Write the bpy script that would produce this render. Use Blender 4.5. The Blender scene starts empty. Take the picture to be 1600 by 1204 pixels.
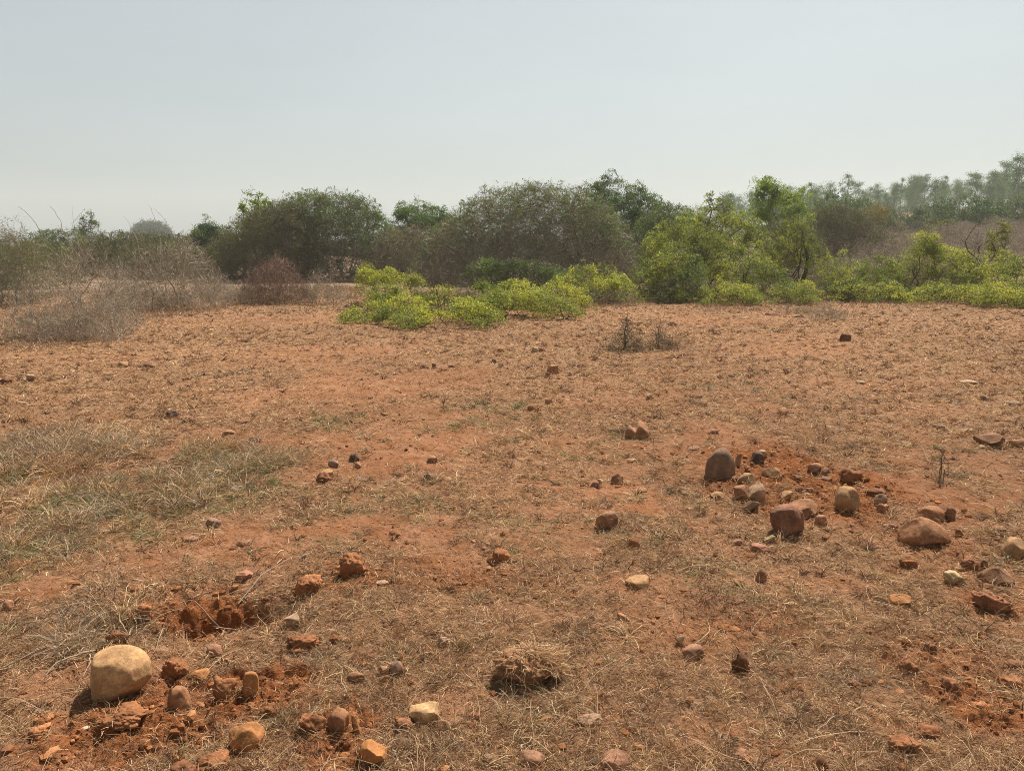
import bpy, bmesh, math, random
import numpy as np
from mathutils import Vector

R = np.random.default_rng(7)
PI = math.pi
scn = bpy.context.scene
COL = scn.collection
rad = math.radians

# ------------------------------------------------------------------ camera geometry
F = 1200.0                     # focal length in photo pixels (1600 wide)
CX, CY = 800.0, 602.0
HORIZON = 380.0
PITCH = math.atan((CY - HORIZON) / F)
CAMZ = 1.5
cp, sp = math.cos(PITCH), math.sin(PITCH)

# ------------------------------------------------------------------ noise
def _h(ix, iy, iz, seed):
    n = (ix.astype(np.int64) * 374761393 + iy.astype(np.int64) * 668265263 + iz.astype(np.int64) * 2147483647 + seed * 974634777) & 0xFFFFFFFF
    n = ((n ^ (n >> 13)) * 1274126177) & 0xFFFFFFFF
    n = ((n ^ (n >> 16)) * 2246822519) & 0xFFFFFFFF
    n = n ^ (n >> 15)
    return (n & 0xFFFFFF) / float(0xFFFFFF)

def noise2(x, y, seed=0):
    x = np.asarray(x, float); y = np.asarray(y, float)
    ix = np.floor(x); iy = np.floor(y)
    fx = x - ix; fy = y - iy
    ux = fx * fx * (3 - 2 * fx); uy = fy * fy * (3 - 2 * fy)
    z = np.zeros_like(ix)
    a = _h(ix, iy, z, seed); b = _h(ix + 1, iy, z, seed)
    c = _h(ix, iy + 1, z, seed); d = _h(ix + 1, iy + 1, z, seed)
    return (a * (1 - ux) + b * ux) * (1 - uy) + (c * (1 - ux) + d * ux) * uy

def noise3(p, seed=0):
    i = np.floor(p); f = p - i
    u = f * f * (3 - 2 * f)
    out = 0
    for dx in (0, 1):
        for dy in (0, 1):
            for dz in (0, 1):
                w = (u[:, 0] if dx else 1 - u[:, 0]) * (u[:, 1] if dy else 1 - u[:, 1]) * (u[:, 2] if dz else 1 - u[:, 2])
                out = out + w * _h(i[:, 0] + dx, i[:, 1] + dy, i[:, 2] + dz, seed)
    return out

def fbm2(x, y, seed=0, oct=3):
    s = 0; a = 0.5; t = 0; f = 1.0
    for k in range(oct):
        s = s + a * noise2(x * f, y * f, seed + k * 17); t += a; a *= 0.5; f *= 2.03
    return s / t

def sstep(a, b, x):
    t = np.clip((np.asarray(x, float) - a) / (b - a), 0, 1)
    return t * t * (3 - 2 * t)

# ------------------------------------------------------------------ terrain
def base_h(x, y):
    x = np.asarray(x, float); y = np.asarray(y, float)
    d = np.hypot(x, y)
    az = np.degrees(np.arctan2(x, np.maximum(y, 0.01)))
    rise = 0.052 * np.clip(d - 24, 0, 170) * sstep(9, 27, az) * sstep(-1, 1, y)
    h = rise + 0.16 * (noise2(x / 6.0 + 3.1, y / 6.0 + 8.2, 3) - 0.5) * sstep(3, 9, d)
    h = h + 0.8 * (noise2(x / 60.0, y / 60.0, 5) - 0.5) * sstep(30, 120, d)
    return h

def ray(px, py):
    a = (px - CX) / F; b = (CY - py) / F
    return np.array([a, cp + b * sp, -sp + b * cp])

_ts = np.geomspace(0.8, 900, 4000)
def ground(px, py):
    """the point of the terrain seen at a photo pixel"""
    d = ray(px, py)
    P = d[None] * _ts[:, None]
    g = CAMZ + P[:, 2] - base_h(P[:, 0], P[:, 1])
    k = np.argmax(g < 0) if (g < 0).any() else len(_ts) - 1
    k = max(k, 1)
    t0, t1 = _ts[k - 1], _ts[k]; g0, g1 = g[k - 1], g[k]
    t = t0 + (t1 - t0) * (g0 / (g0 - g1) if g0 != g1 else 0)
    p = d * t
    return np.array([p[0], p[1], float(base_h(p[0], p[1]))])

def depth_of(p):
    return p[1] * cp + (CAMZ - p[2]) * sp

def at_y(px, py, y):
    d = ray(px, py); t = y / d[1]
    return np.array([d[0] * t, y, CAMZ + d[2] * t])

class Patches:
    """soft elliptical patches of ground, each given by where it lies"""
    def __init__(self, rows):
        self.rows = []
        for (px, py, rx, ry, v) in rows:
            c = ground(px, py); z = depth_of(c)
            yb = ground(px, py - ry)[1]; ya = ground(px, py + ry)[1]
            self.rows.append((c[0], c[1], rx / F * z, max(0.5 * (yb - ya), 0.05), v))
    def __call__(self, x, y, wob=0.35):
        out = np.zeros(np.shape(x))
        for k, (cx, cy, rx, ry, v) in enumerate(self.rows):
            u = (x - cx) / rx; w = (y - cy) / ry
            q = np.hypot(u, w); m = q < 1.7
            if not m.any(): continue
            xm, ym = x[m], y[m]
            q = q[m] + wob * (noise2(xm / (rx * .35), ym / (ry * .35), 40 + k) - .5) * 2
            out[m] = np.maximum(out[m], v * (1 - sstep(0.45, 1.15, q)))
        return out

BARE = Patches([(560, 605, 210, 40, .85), (350, 690, 170, 24, .8), (480, 555, 160, 18, .7), (640, 650, 120, 26, .8), (1240, 545, 140, 14, .7), (880, 690, 110, 16, .6), (1150, 860, 110, 16, .6), (820, 960, 110, 22, .55), (300, 868, 150, 38, 1), (630, 690, 150, 30, .95), (700, 588, 110, 20, .8), (530, 730, 120, 30, .9), (60, 920, 80, 30, .9),
                (1250, 908, 140, 22, .8), (985, 912, 60, 18, .9), (940, 630, 130, 14, .45), (1250, 530, 170, 10, .6), (1130, 503, 120, 8, .7),
                (400, 500, 200, 12, .6), (700, 1100, 90, 40, .7), (1120, 1140, 100, 30, .75), (950, 1110, 80, 30, .6), (1350, 600, 200, 14, .45),
                (830, 760, 120, 20, .35), (480, 640, 120, 14, .5), (1080, 1000, 60, 24, .6), (160, 560, 150, 12, .5), (1150, 690, 120, 20, .6),
                (1450, 640, 110, 14, .5), (330, 1000, 90, 30, .5), (1420, 1100, 90, 30, .5)])
DUG = Patches([(200, 1130, 150, 70, 1), (330, 955, 130, 34, 1), (395, 1075, 110, 50, 1), (545, 1150, 70, 60, .9), (1230, 745, 170, 60, .9),
               (1370, 760, 70, 30, .7), (1540, 940, 60, 24, .6), (550, 905, 60, 22, .7), (1450, 850, 60, 30, .5), (1520, 1100, 80, 60, .8), (1480, 1030, 120, 40, .6),
               (700, 900, 180, 30, .35), (1200, 980, 200, 40, .3)])
TALL = Patches([(0, 760, 110, 90, .9), (110, 700, 130, 36, 1), (200, 780, 170, 55, .9), (370, 722, 110, 30, .9), (60, 855, 90, 46, .9), (250, 850, 60, 22, .5), (130, 990, 130, 40, .6)])
GREEN = Patches([(250, 770, 200, 60, .7), (60, 860, 90, 50, .9), (520, 655, 60, 16, .8), (370, 722, 90, 25, .6), (770, 645, 110, 22, .6),
                 (700, 670, 60, 14, .5), (600, 790, 140, 40, .5), (480, 840, 90, 26, .7), (930, 700, 90, 30, .4), (1130, 900, 100, 40, .3),
                 (960, 770, 120, 40, .35), (850, 830, 120, 40, .4), (20, 900, 50, 30, .9), (1120, 600, 120, 20, .3)])
GREY = Patches([(110, 705, 110, 36, .9), (160, 980, 130, 60, .5), (470, 1010, 110, 40, .5), (850, 1090, 120, 40, .6), (1150, 1130, 200, 60, .6), (1050, 790, 150, 50, .5),
                (1300, 1040, 130, 60, .6), (650, 1170, 90, 40, .7), (420, 590, 180, 26, .4), (1200, 620, 200, 30, .4), (1540, 640, 80, 30, .5)])
PIT = ground(345, 962); RIM = ground(300, 905)

def H(x, y):
    x = np.asarray(x, float); y = np.asarray(y, float)
    d = np.hypot(x, y)
    dug = DUG(x, y)
    near = 1 - sstep(14, 26, d)
    h = base_h(x, y)
    h = h + near * 0.045 * (fbm2(x / .55, y / .55, 11, 2) - .5)
    h = h + near * (0.026 + .05 * dug) * (fbm2(x / .13, y / .13, 21, 2) - .5)
    nn = 1 - sstep(7, 13, d)
    cl = noise2(x / .034, y / .034, 31)
    h = h + nn * (0.015 + .030 * dug) * (cl - .5)
    n2 = 1 - sstep(4, 7, d)
    h = h + n2 * (0.005 + .014 * dug) * (noise2(x / .014, y / .014, 37) - .5)
    u = (x - PIT[0]); v = (y - PIT[1])
    c, s = math.cos(.35), math.sin(.35)
    a = (u * c + v * s) / .26; b = (-u * s + v * c) / .09
    h = h - .15 * np.exp(-(a * a + b * b) ** 1.4)
    u = (x - RIM[0]); v = (y - RIM[1])
    a = (u * c + v * s) / .34; b = (-u * s + v * c) / .16
    h = h + .045 * np.exp(-(a * a + b * b))
    return h

def H1(x, y):
    return float(H(np.array([x]), np.array([y]))[0])

# ------------------------------------------------------------------ mesh helpers
def mesh(name, V, quads=None, tris=None, tint=None, smooth=False, extra=None):
    me = bpy.data.meshes.new(name)
    V = np.asarray(V, np.float32)
    parts = []; sizes = []
    if quads is not None and len(quads): parts.append(np.asarray(quads, np.int32).ravel()); sizes.append(np.full(len(quads), 4, np.int32))
    if tris is not None and len(tris): parts.append(np.asarray(tris, np.int32).ravel()); sizes.append(np.full(len(tris), 3, np.int32))
    L = np.concatenate(parts); S = np.concatenate(sizes)
    me.vertices.add(len(V)); me.vertices.foreach_set('co', V.ravel())
    me.loops.add(len(L)); me.loops.foreach_set('vertex_index', L)
    me.polygons.add(len(S))
    st = np.zeros(len(S), np.int32); st[1:] = np.cumsum(S)[:-1]
    me.polygons.foreach_set('loop_start', st)
    me.polygons.foreach_set('use_smooth', np.full(len(S), smooth, bool))
    if tint is not None:
        a = me.attributes.new('tint', 'FLOAT_COLOR', 'POINT')
        c = np.ones((len(V), 4), np.float32); c[:, :3] = tint
        a.data.foreach_set('color', c.ravel())
    for k, arr in (extra or {}).items():
        a = me.attributes.new(k, 'FLOAT', 'POINT'); a.data.foreach_set('value', np.asarray(arr, np.float32))
    me.update(calc_edges=True)
    return me

def link(name, me, mat, parent=None, loc=None):
    o = bpy.data.objects.new(name, me); COL.objects.link(o)
    if mat is not None and me is not None: me.materials.clear(); me.materials.append(mat)
    if loc is not None: o.location = [float(v) for v in loc]
    if parent is not None: o.parent = parent
    return o

def tag(o, label=None, cat=None, group=None, kind=None):
    if label: o['label'] = label
    if cat: o['category'] = cat
    if group: o['group'] = group
    if kind: o['kind'] = kind
    return o

def empty(name, loc, label, cat, group=None):
    o = bpy.data.objects.new(name, None); COL.objects.link(o)
    o.location = [float(v) for v in loc]; o.empty_display_size = .1
    return tag(o, label, cat, group)

def copy_thing(o, loc, rz=0, sc=(1, 1, 1), label=None):
    c = o.copy(); COL.objects.link(c); c.location = [float(v) for v in loc]; c.rotation_euler = (0, 0, rz); c.scale = sc
    if label: c['label'] = label
    for ch in list(o.children):
        d = ch.copy(); COL.objects.link(d); d.parent = c
    return c

def norm(v):
    return v / np.maximum(np.linalg.norm(v, axis=-1, keepdims=True), 1e-9)

class Geo:
    def __init__(s): s.V = []; s.Q = []; s.T = []; s.C = []; s.n = 0
    def add(s, V, Q=None, T=None, C=None):
        V = V.reshape(-1, 3)
        s.V.append(V)
        if Q is not None and len(Q): s.Q.append(Q + s.n)
        if T is not None and len(T): s.T.append(T + s.n)
        s.C.append(np.broadcast_to(C, V.shape)); s.n += len(V)
    def tubes(s, P, rad_, C, sides=3):
        """P (n,k,3) polylines, rad_ (n,k), C colour (n,3)"""
        n, k, _ = P.shape
        if n == 0: return
        T = norm(np.gradient(P, axis=1))
        ref = np.zeros_like(T); ref[..., 2] = 1; ref[np.abs(T[..., 2]) > .9] = (1, 0, 0)
        A = norm(np.cross(T, ref)); B = np.cross(T, A)
        th = np.arange(sides) * 2 * PI / sides
        V = P[:, :, None] + rad_[:, :, None, None] * (np.cos(th)[None, None, :, None] * A[:, :, None] + np.sin(th)[None, None, :, None] * B[:, :, None])
        i = np.arange(n)[:, None, None] * k * sides; j = np.arange(k - 1)[None, :, None] * sides; m = np.arange(sides)[None, None, :]
        m2 = (m + 1) % sides
        q = np.stack([i + j + m, i + j + m2, i + j + sides + m2, i + j + sides + m], -1).reshape(-1, 4)
        s.add(V, q, None, np.repeat(C, k * sides, 0))
    def ribbons(s, P, w, C, side=None):
        """flat tapering blades: P (n,k,3), w (n,) half width at the base, the tip is a point"""
        n, k, _ = P.shape
        if n == 0: return
        T = norm(P[:, -1] - P[:, 0])
        if side is None:
            side = norm(np.cross(T, norm(R.normal(size=(n, 3)))))
        tt = np.linspace(0, 1, k)[:-1]
        W = (w[:, None] * (1 - .55 * tt ** 1.5)[None])[..., None] * side[:, None]
        Vl = P[:, :-1] - W; Vr = P[:, :-1] + W
        V = np.concatenate([np.stack([Vl, Vr], 2).reshape(n, 2 * (k - 1), 3), P[:, -1:]], 1)
        m = 2 * (k - 1) + 1
        b = np.arange(n)[:, None] * m
        qs = [b + np.array([[2 * j, 2 * j + 1, 2 * j + 3, 2 * j + 2]]) for j in range(k - 2)]
        t = b + np.array([[2 * (k - 2), 2 * (k - 2) + 1, 2 * (k - 1)]])
        s.add(V, np.concatenate(qs) if qs else None, t, np.repeat(C, m, 0))
    def leaves(s, P, L, D, N, C, aspect=.45):
        """diamond leaves at P, length L, along D, facing N"""
        S = norm(np.cross(D, N))
        L = L[:, None]
        a = P; b = P + D * L * .5 + S * L * aspect * .5; c = P + D * L - N * L * .12; d = P + D * L * .5 - S * L * aspect * .5
        V = np.stack([a, b, c, d], 1)
        q = np.arange(len(P))[:, None] * 4 + np.arange(4)[None]
        s.add(V, q, None, np.repeat(C, 4, 0))
    def mesh(s, name, smooth=False):
        return mesh(name, np.concatenate(s.V), np.concatenate(s.Q) if s.Q else None, np.concatenate(s.T) if s.T else None, np.concatenate(s.C), smooth)

# ------------------------------------------------------------------ materials
def new_mat(name):
    m = bpy.data.materials.new(name); m.use_nodes = True
    nt = m.node_tree; nt.nodes.clear()
    out = nt.nodes.new('ShaderNodeOutputMaterial')
    return m, nt, out

def N(nt, t, **kw):
    n = nt.nodes.new('ShaderNode' + t)
    for k, v in kw.items():
        if k in n.inputs: n.inputs[k].default_value = v
        else: setattr(n, k, v)
    return n

def mat_tint(name, rough=.7, spec=.15, transl=0.0, gain=(1.15, 1.2, .75)):
    m, nt, out = new_mat(name)
    a = N(nt, 'Attribute', attribute_name='tint')
    b = N(nt, 'BsdfPrincipled', Roughness=rough)
    b.inputs['Specular IOR Level'].default_value = spec
    nt.links.new(a.outputs['Color'], b.inputs['Base Color'])
    if transl:
        t = N(nt, 'BsdfTranslucent'); mx = N(nt, 'MixShader'); mx.inputs[0].default_value = transl
        vm = N(nt, 'VectorMath', operation='MULTIPLY'); vm.inputs[1].default_value = gain
        nt.links.new(a.outputs['Color'], vm.inputs[0]); nt.links.new(vm.outputs[0], t.inputs['Color'])
        nt.links.new(b.outputs[0], mx.inputs[1]); nt.links.new(t.outputs[0], mx.inputs[2])
        nt.links.new(mx.outputs[0], out.inputs[0])
    else:
        nt.links.new(b.outputs[0], out.inputs[0])
    return m

M_LEAF = mat_tint('leaf', .55, .25, .45)
M_TWIG = mat_tint('twig_bark', .85, .1)
M_GRASS = mat_tint('dry_straw', .6, .2, .25, (1.05, 1.0, .85))
M_CRUMB = mat_tint('crumbled_soil', .95, .05)

def mat_stone():
    m, nt, out = new_mat('sandstone')
    oi = N(nt, 'ObjectInfo'); tc = N(nt, 'TexCoord')
    mp = N(nt, 'VectorMath', operation='ADD')
    cmb = N(nt, 'CombineXYZ'); mr = N(nt, 'Math', operation='MULTIPLY'); mr.inputs[1].default_value = 37.0
    nt.links.new(oi.outputs['Random'], mr.inputs[0]); nt.links.new(mr.outputs[0], cmb.inputs[0]); nt.links.new(mr.outputs[0], cmb.inputs[1])
    nt.links.new(tc.outputs['Object'], mp.inputs[0]); nt.links.new(cmb.outputs[0], mp.inputs[1])
    n1 = N(nt, 'TexNoise', Scale=14.0, Detail=4.0, Roughness=.6); n2 = N(nt, 'TexNoise', Scale=95.0, Detail=4.0, Roughness=.7)
    n3 = N(nt, 'TexNoise', Scale=420.0, Detail=2.0)
    for n in (n1, n2, n3): nt.links.new(mp.outputs[0], n.inputs['Vector'])
    r1 = N(nt, 'MapRange'); r1.inputs[1].default_value = .3; r1.inputs[2].default_value = .7; r1.inputs[3].default_value = .58; r1.inputs[4].default_value = 1.34
    nt.links.new(n1.outputs[0], r1.inputs[0])
    r2 = N(nt, 'MapRange'); r2.inputs[1].default_value = .3; r2.inputs[2].default_value = .7; r2.inputs[3].default_value = .66; r2.inputs[4].default_value = 1.25
    nt.links.new(n2.outputs[0], r2.inputs[0])
    mu = N(nt, 'Math', operation='MULTIPLY'); nt.links.new(r1.outputs[0], mu.inputs[0]); nt.links.new(r2.outputs[0], mu.inputs[1])
    sc = N(nt, 'VectorMath', operation='SCALE'); nt.links.new(oi.outputs['Color'], sc.inputs[0]); nt.links.new(mu.outputs[0], sc.inputs['Scale'])
    # patches of red earth still stuck to the stone
    n4 = N(nt, 'TexNoise', Scale=22.0, Detail=5.0, Roughness=.65); nt.links.new(mp.outputs[0], n4.inputs['Vector'])
    r4 = N(nt, 'MapRange'); r4.inputs[1].default_value = .56; r4.inputs[2].default_value = .72; r4.inputs[3].default_value = 0; r4.inputs[4].default_value = .55
    nt.links.new(n4.outputs[0], r4.inputs[0])
    mx = N(nt, 'Mix', data_type='RGBA'); nt.links.new(r4.outputs[0], mx.inputs[0]); nt.links.new(sc.outputs[0], mx.inputs[6]); mx.inputs[7].default_value = (.27, .115, .045, 1)
    b = N(nt, 'BsdfPrincipled', Roughness=.85); b.inputs['Specular IOR Level'].default_value = .15
    nt.links.new(mx.outputs[2], b.inputs['Base Color'])
    ad = N(nt, 'Math', operation='MULTIPLY_ADD'); ad.inputs[1].default_value = .18; nt.links.new(n3.outputs[0], ad.inputs[0]); nt.links.new(n2.outputs[0], ad.inputs[2])
    bp = N(nt, 'Bump', Strength=.6, Distance=.004); nt.links.new(ad.outputs[0], bp.inputs['Height']); nt.links.new(bp.outputs[0], b.inputs['Normal'])
    nt.links.new(b.outputs[0], out.inputs[0])
    return m
M_STONE = mat_stone()

def mat_ground():
    m, nt, out = new_mat('red_earth')
    geo = N(nt, 'NewGeometry')
    def noise(scale, det=4, ro=.6):
        n = N(nt, 'TexNoise', Scale=scale, Detail=float(det), Roughness=ro); nt.links.new(geo.outputs['Position'], n.inputs['Vector']); return n
    def rng(src, a, b, lo=0, hi=1):
        r = N(nt, 'MapRange'); 
        for i, v in enumerate((a, b, lo, hi)): r.inputs[i + 1].default_value = v
        nt.links.new(src, r.inputs[0]); return r.outputs[0]
    def mix(f, a, b):
        x = N(nt, 'Mix', data_type='RGBA')
        if isinstance(f, float): x.inputs[0].default_value = f
        else: nt.links.new(f, x.inputs[0])
        for i, c in ((6, a), (7, b)):
            if isinstance(c, tuple): x.inputs[i].default_value = (*c, 1)
            else: nt.links.new(c, x.inputs[i])
        return x.outputs[2]
    def att(n):
        return N(nt, 'Attribute', attribute_name=n).outputs['Fac']
    big = noise(.9, 5, .6); mid = noise(5.0, 5, .65); fine = noise(42.0, 5, .7); grit = noise(170.0, 3, .7)
    soil = mix(rng(big.outputs[0], .35, .65), (.34, .158, .08), (.39, .205, .114))
    soil = mix(rng(mid.outputs[0], .4, .7), soil, (.25, .10, .038))
    litter = mix(rng(mid.outputs[0], .35, .65), (.35, .20, .112), (.25, .142, .08))
    litter = mix(rng(fine.outputs[0], .52, .62), litter, (.38, .245, .12))
    c = mix(att('litter'), soil, litter)
    c = mix(att('dug'), c, mix(rng(fine.outputs[0], .35, .65), (.25, .085, .03), (.34, .13, .048)))
    c = mix(rng(fine.outputs[0], .54, .68, 0, .7), c, (.15, .068, .031))
    c = mix(rng(grit.outputs[0], .58, .72, 0, .6), c, (.46, .27, .13))
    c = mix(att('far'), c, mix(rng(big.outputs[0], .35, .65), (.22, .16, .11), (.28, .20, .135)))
    wide = noise(.33, 3, .5); wv = N(nt, 'VectorMath', operation='SCALE'); nt.links.new(c, wv.inputs[0]); nt.links.new(rng(wide.outputs[0], .3, .7, .82, 1.16), wv.inputs['Scale']); c = wv.outputs[0]
    b = N(nt, 'BsdfPrincipled', Roughness=.95); b.inputs['Specular IOR Level'].default_value = .05
    nt.links.new(c, b.inputs['Base Color'])
    b1 = N(nt, 'Bump', Strength=1.0, Distance=.03); nt.links.new(fine.outputs[0], b1.inputs['Height'])
    b2 = N(nt, 'Bump', Strength=.6, Distance=.006); nt.links.new(grit.outputs[0], b2.inputs['Height']); nt.links.new(b1.outputs[0], b2.inputs['Normal'])
    nt.links.new(b2.outputs[0], b.inputs['Normal'])
    nt.links.new(b.outputs[0], out.inputs[0])
    return m

# ------------------------------------------------------------------ the ground
def cover(x, y):
    """0 bare earth .. 1 closed dry turf"""
    n = fbm2(x / .75 + 9, y / .75 + 4, 51, 3)
    n2 = fbm2(x / .2, y / .2, 61, 2)
    c = sstep(.30, .60, .62 * n + .38 * n2)
    d = np.hypot(x, y); c = np.clip(c + .6 * sstep(4, 10, d), 0, 1)
    c = np.clip(c + .8 * (fbm2(x / 2.6 + 5, y / 2.6, 57, 2) - .5), 0, 1)
    c = c * (1 - (.95 - .12 * sstep(6, 14, d)) * BARE(x, y)) * (1 - .8 * DUG(x, y))
    return np.clip(c + .7 * TALL(x, y), 0, 1)

def build_ground():
    r = np.concatenate([np.geomspace(.5, 24, 1480), np.geomspace(24.2, 640, 150)])
    a = np.concatenate([np.linspace(-47, 47, 840), np.linspace(50, 310, 88)])
    a = np.radians(a)
    RR, AA = np.meshgrid(r, a, indexing='ij')
    X = (RR * np.sin(AA)).ravel(); Y = (RR * np.cos(AA)).ravel()
    Z = H(X, Y)
    nr, na = len(r), len(a)
    i = np.arange(nr - 1)[:, None] * na; j = np.arange(na)[None]; j2 = (j + 1) % na
    q = np.stack([i + j, i + na + j, i + na + j2, i + j2], -1).reshape(-1, 4)[:, ::-1]
    V = np.stack([X, Y, Z], 1)
    V = np.concatenate([V, [[0, 0, H1(0, 0)]]]); c = len(V) - 1
    jj = np.arange(na); t = np.stack([np.full(na, c), (jj + 1) % na, jj], 1)
    x, y = V[:, 0], V[:, 1]
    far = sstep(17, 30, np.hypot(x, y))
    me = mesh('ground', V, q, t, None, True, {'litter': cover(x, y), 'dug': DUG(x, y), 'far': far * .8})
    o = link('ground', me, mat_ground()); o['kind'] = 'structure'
build_ground()

# ------------------------------------------------------------------ grass
def pal(n, cols, w, jit=.18):
    c = np.array(cols)[R.choice(len(cols), n, p=np.array(w) / np.sum(w))]
    return c * R.uniform(1 - jit, 1 + jit, (n, 1))

STRAW = [(.56, .37, .20), (.40, .235, .122), (.27, .14, .073), (.70, .51, .30), (.13, .068, .04)]
GRN = [(.19, .19, .075), (.28, .255, .12), (.13, .15, .055), (.34, .29, .155)]
GRY = [(.38, .30, .215), (.27, .21, .15), (.48, .39, .28), (.19, .15, .105)]

def blade_cols(x, y):
    n = len(x)
    c = pal(n, STRAW, (.24, .30, .26, .09, .20))
    g = R.random(n) < .75 * GREEN(x, y) * (.4 + 1.2 * (noise2(x / .17, y / .17, 91) > .5)) + .012
    c[g] = pal(int(g.sum()), GRN, (.3, .35, .2, .3))
    k = (R.random(n) < .25 * GREY(x, y)) & ~g
    c[k] = pal(int(k.sum()), GRY, (.35, .3, .15, .2))
    return c

def polar(n, r0, r1, amax=46):
    r = r0 * (r1 / r0) ** R.random(n); a = np.radians(R.uniform(-amax, amax, n))
    return r * np.sin(a), r * np.cos(a)

def blades(G, x, y, z, L, w, az, inc, C, bend=.5, k=3, swerve=.35):
    n = len(x)
    P = np.zeros((n, k, 3)); P[:, 0] = np.stack([x, y, z], 1)
    seg = L / (k - 1); th = inc.copy()
    azz = az.copy()
    for j in range(1, k):
        P[:, j, 0] = P[:, j - 1, 0] + seg * np.cos(th) * np.sin(azz)
        P[:, j, 1] = P[:, j - 1, 1] + seg * np.cos(th) * np.cos(azz)
        P[:, j, 2] = P[:, j - 1, 2] + seg * np.sin(th)
        th = th - bend * R.uniform(.2, 1.2, n); azz = azz + R.normal(0, swerve, n)
    P[:, 1:, 2] = np.maximum(P[:, 1:, 2], (z + .003)[:, None])
    G.ribbons(P, w, C)

def build_grass():
    G = Geo()
    # matted litter
    n = 560000
    x, y = polar(n, 1.3, 25)
    keep = R.random(n) < .05 + .95 * cover(x, y)
    x, y = x[keep], y[keep]; n = len(x); d = np.hypot(x, y)
    z = H(x, y) + R.uniform(0, .006, n)
    s = (d / 3.0)
    L = R.uniform(.018, .06, n) * np.clip(s, .8, 1.8) ** .55
    w = R.uniform(.0005, .0013, n) * np.clip(s, .8, 9) ** .95
    blades(G, x, y, z, L, w, R.uniform(0, 2 * PI, n), np.abs(R.normal(.15, .32, n)), blade_cols(x, y), .35)
    # small tufts
    m = 17000
    tx, ty = polar(m, 1.3, 22)
    keep = R.random(m) < .05 + .8 * cover(tx, ty) ** 1.5
    tx, ty = tx[keep], ty[keep]; m = len(tx)
    nb = R.integers(8, 26, m); idx = np.repeat(np.arange(m), nb); n = len(idx)
    td = np.hypot(tx, ty); sz = R.uniform(.5, 1.25, m) * np.clip(td / 4, .8, 1.6) ** .5
    ang = R.uniform(0, 2 * PI, n)
    rr = R.random(n) * .012 * sz[idx]
    x = tx[idx] + rr * np.sin(ang); y = ty[idx] + rr * np.cos(ang); d = td[idx]
    z = H(x, y) - .002
    base = blade_cols(tx, ty)
    C = base[idx] * R.uniform(.6, 1.3, (n, 1))
    blades(G, x, y, z, R.uniform(.03, .085, n) * sz[idx], R.uniform(.0006, .0015, n) * np.clip(d / 3, .8, 6) ** .9,
           ang + R.normal(0, .4, n), R.uniform(.2, 1.25, n), C, .55, 4)
    # long straws and runners lying about
    m = 3400
    x, y = polar(m, 1.4, 11)
    z = H(x, y) + .004
    keep = R.random(m) < .25 + .75 * cover(x, y); x, y, z = x[keep], y[keep], z[keep]; m = len(x); d = np.hypot(x, y)
    C = pal(m, [(.50, .37, .22), (.40, .28, .16), (.29, .19, .11)], (.3, .4, .3))
    blades(G, x, y, z, R.uniform(.09, .26, m), R.uniform(.0007, .0014, m) * np.clip(d / 3, 1, 3) ** .8, R.uniform(0, 2 * PI, m), R.uniform(.05, .6, m), C, .22, 6, .13)
    # bigger bleached tussocks close by
    m = 900
    tx, ty = polar(m, 1.4, 6.5)
    keep = R.random(m) < .25 + .6 * GREY(tx, ty) + .3 * cover(tx, ty) - .5 * DUG(tx, ty); tx, ty = tx[keep], ty[keep]; m = len(tx)
    nb = R.integers(20, 60, m); idx = np.repeat(np.arange(m), nb); n = len(idx); sz = R.uniform(.5, 1.2, m)
    ang = R.uniform(0, 2 * PI, n); q = np.sqrt(R.random(n)) * .03 * sz[idx]
    x = tx[idx] + q * np.sin(ang); y = ty[idx] + q * np.cos(ang); z = H(x, y) - .003
    base = pal(m, [(.54, .40, .23), (.40, .28, .16), (.28, .195, .115), (.30, .25, .14)], (.35, .3, .2, .15))
    C = base[idx] * R.uniform(.55, 1.35, (n, 1))
    blades(G, x, y, z, R.uniform(.04, .12, n) * sz[idx], R.uniform(.0008, .0019, n) * np.clip(td[0] * 0 + np.hypot(x, y) / 3, .9, 2), ang + R.normal(0, .5, n), R.uniform(.1, 1.2, n), C, .5, 5)
    # stems standing against the stones
    f = np.array(FEET); nb = np.clip(30 + 500 * f[:, 2], 30, 110).astype(int); idx = np.repeat(np.arange(len(f)), nb); n = len(idx)
    th = R.uniform(0, 2 * PI, n); th = np.where(R.random(n) < .6, -PI / 2 + R.normal(0, .9, n), th); q = R.uniform(.92, 1.25, n)
    x = f[idx, 0] + np.cos(th) * f[idx, 2] * q; y = f[idx, 1] + np.sin(th) * f[idx, 3] * q; d = np.hypot(x, y); z = H(x, y) - .003
    blades(G, x, y, z, R.uniform(.02, .07, n), R.uniform(.0006, .0013, n) * np.clip(d / 3, .8, 6) ** .9, R.uniform(0, 2 * PI, n), R.uniform(.1, 1.2, n), pal(n, STRAW, (.25, .35, .2, .1, .1)), .5, 4)
    o = link('dry_grass', G.mesh('dry_grass'), M_GRASS); tag(o, 'short dry trampled grass and straw matted over the red ground', 'grass', None, 'stuff')
    # taller rough grass, growing in tufts
    G = Geo()
    m = 34000; tx = R.uniform(-6.5, 1.2, m); ty = R.uniform(1.9, 8.6, m); t = TALL(tx, ty)
    keep = R.random(m) < t * (.12 + 1.1 * sstep(.42, .66, fbm2(tx / .38, ty / .38, 71, 2))); tx, ty, t = tx[keep][:8000], ty[keep][:8000], t[keep][:8000]; m = len(tx)
    nb = R.integers(14, 46, m); idx = np.repeat(np.arange(m), nb); n = len(idx); sz = R.uniform(.4, 1.25, m) * (.4 + .75 * t)
    ang = R.uniform(0, 2 * PI, n); q = np.abs(R.normal(0, .022, n)) * (.5 + sz[idx])
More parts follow.
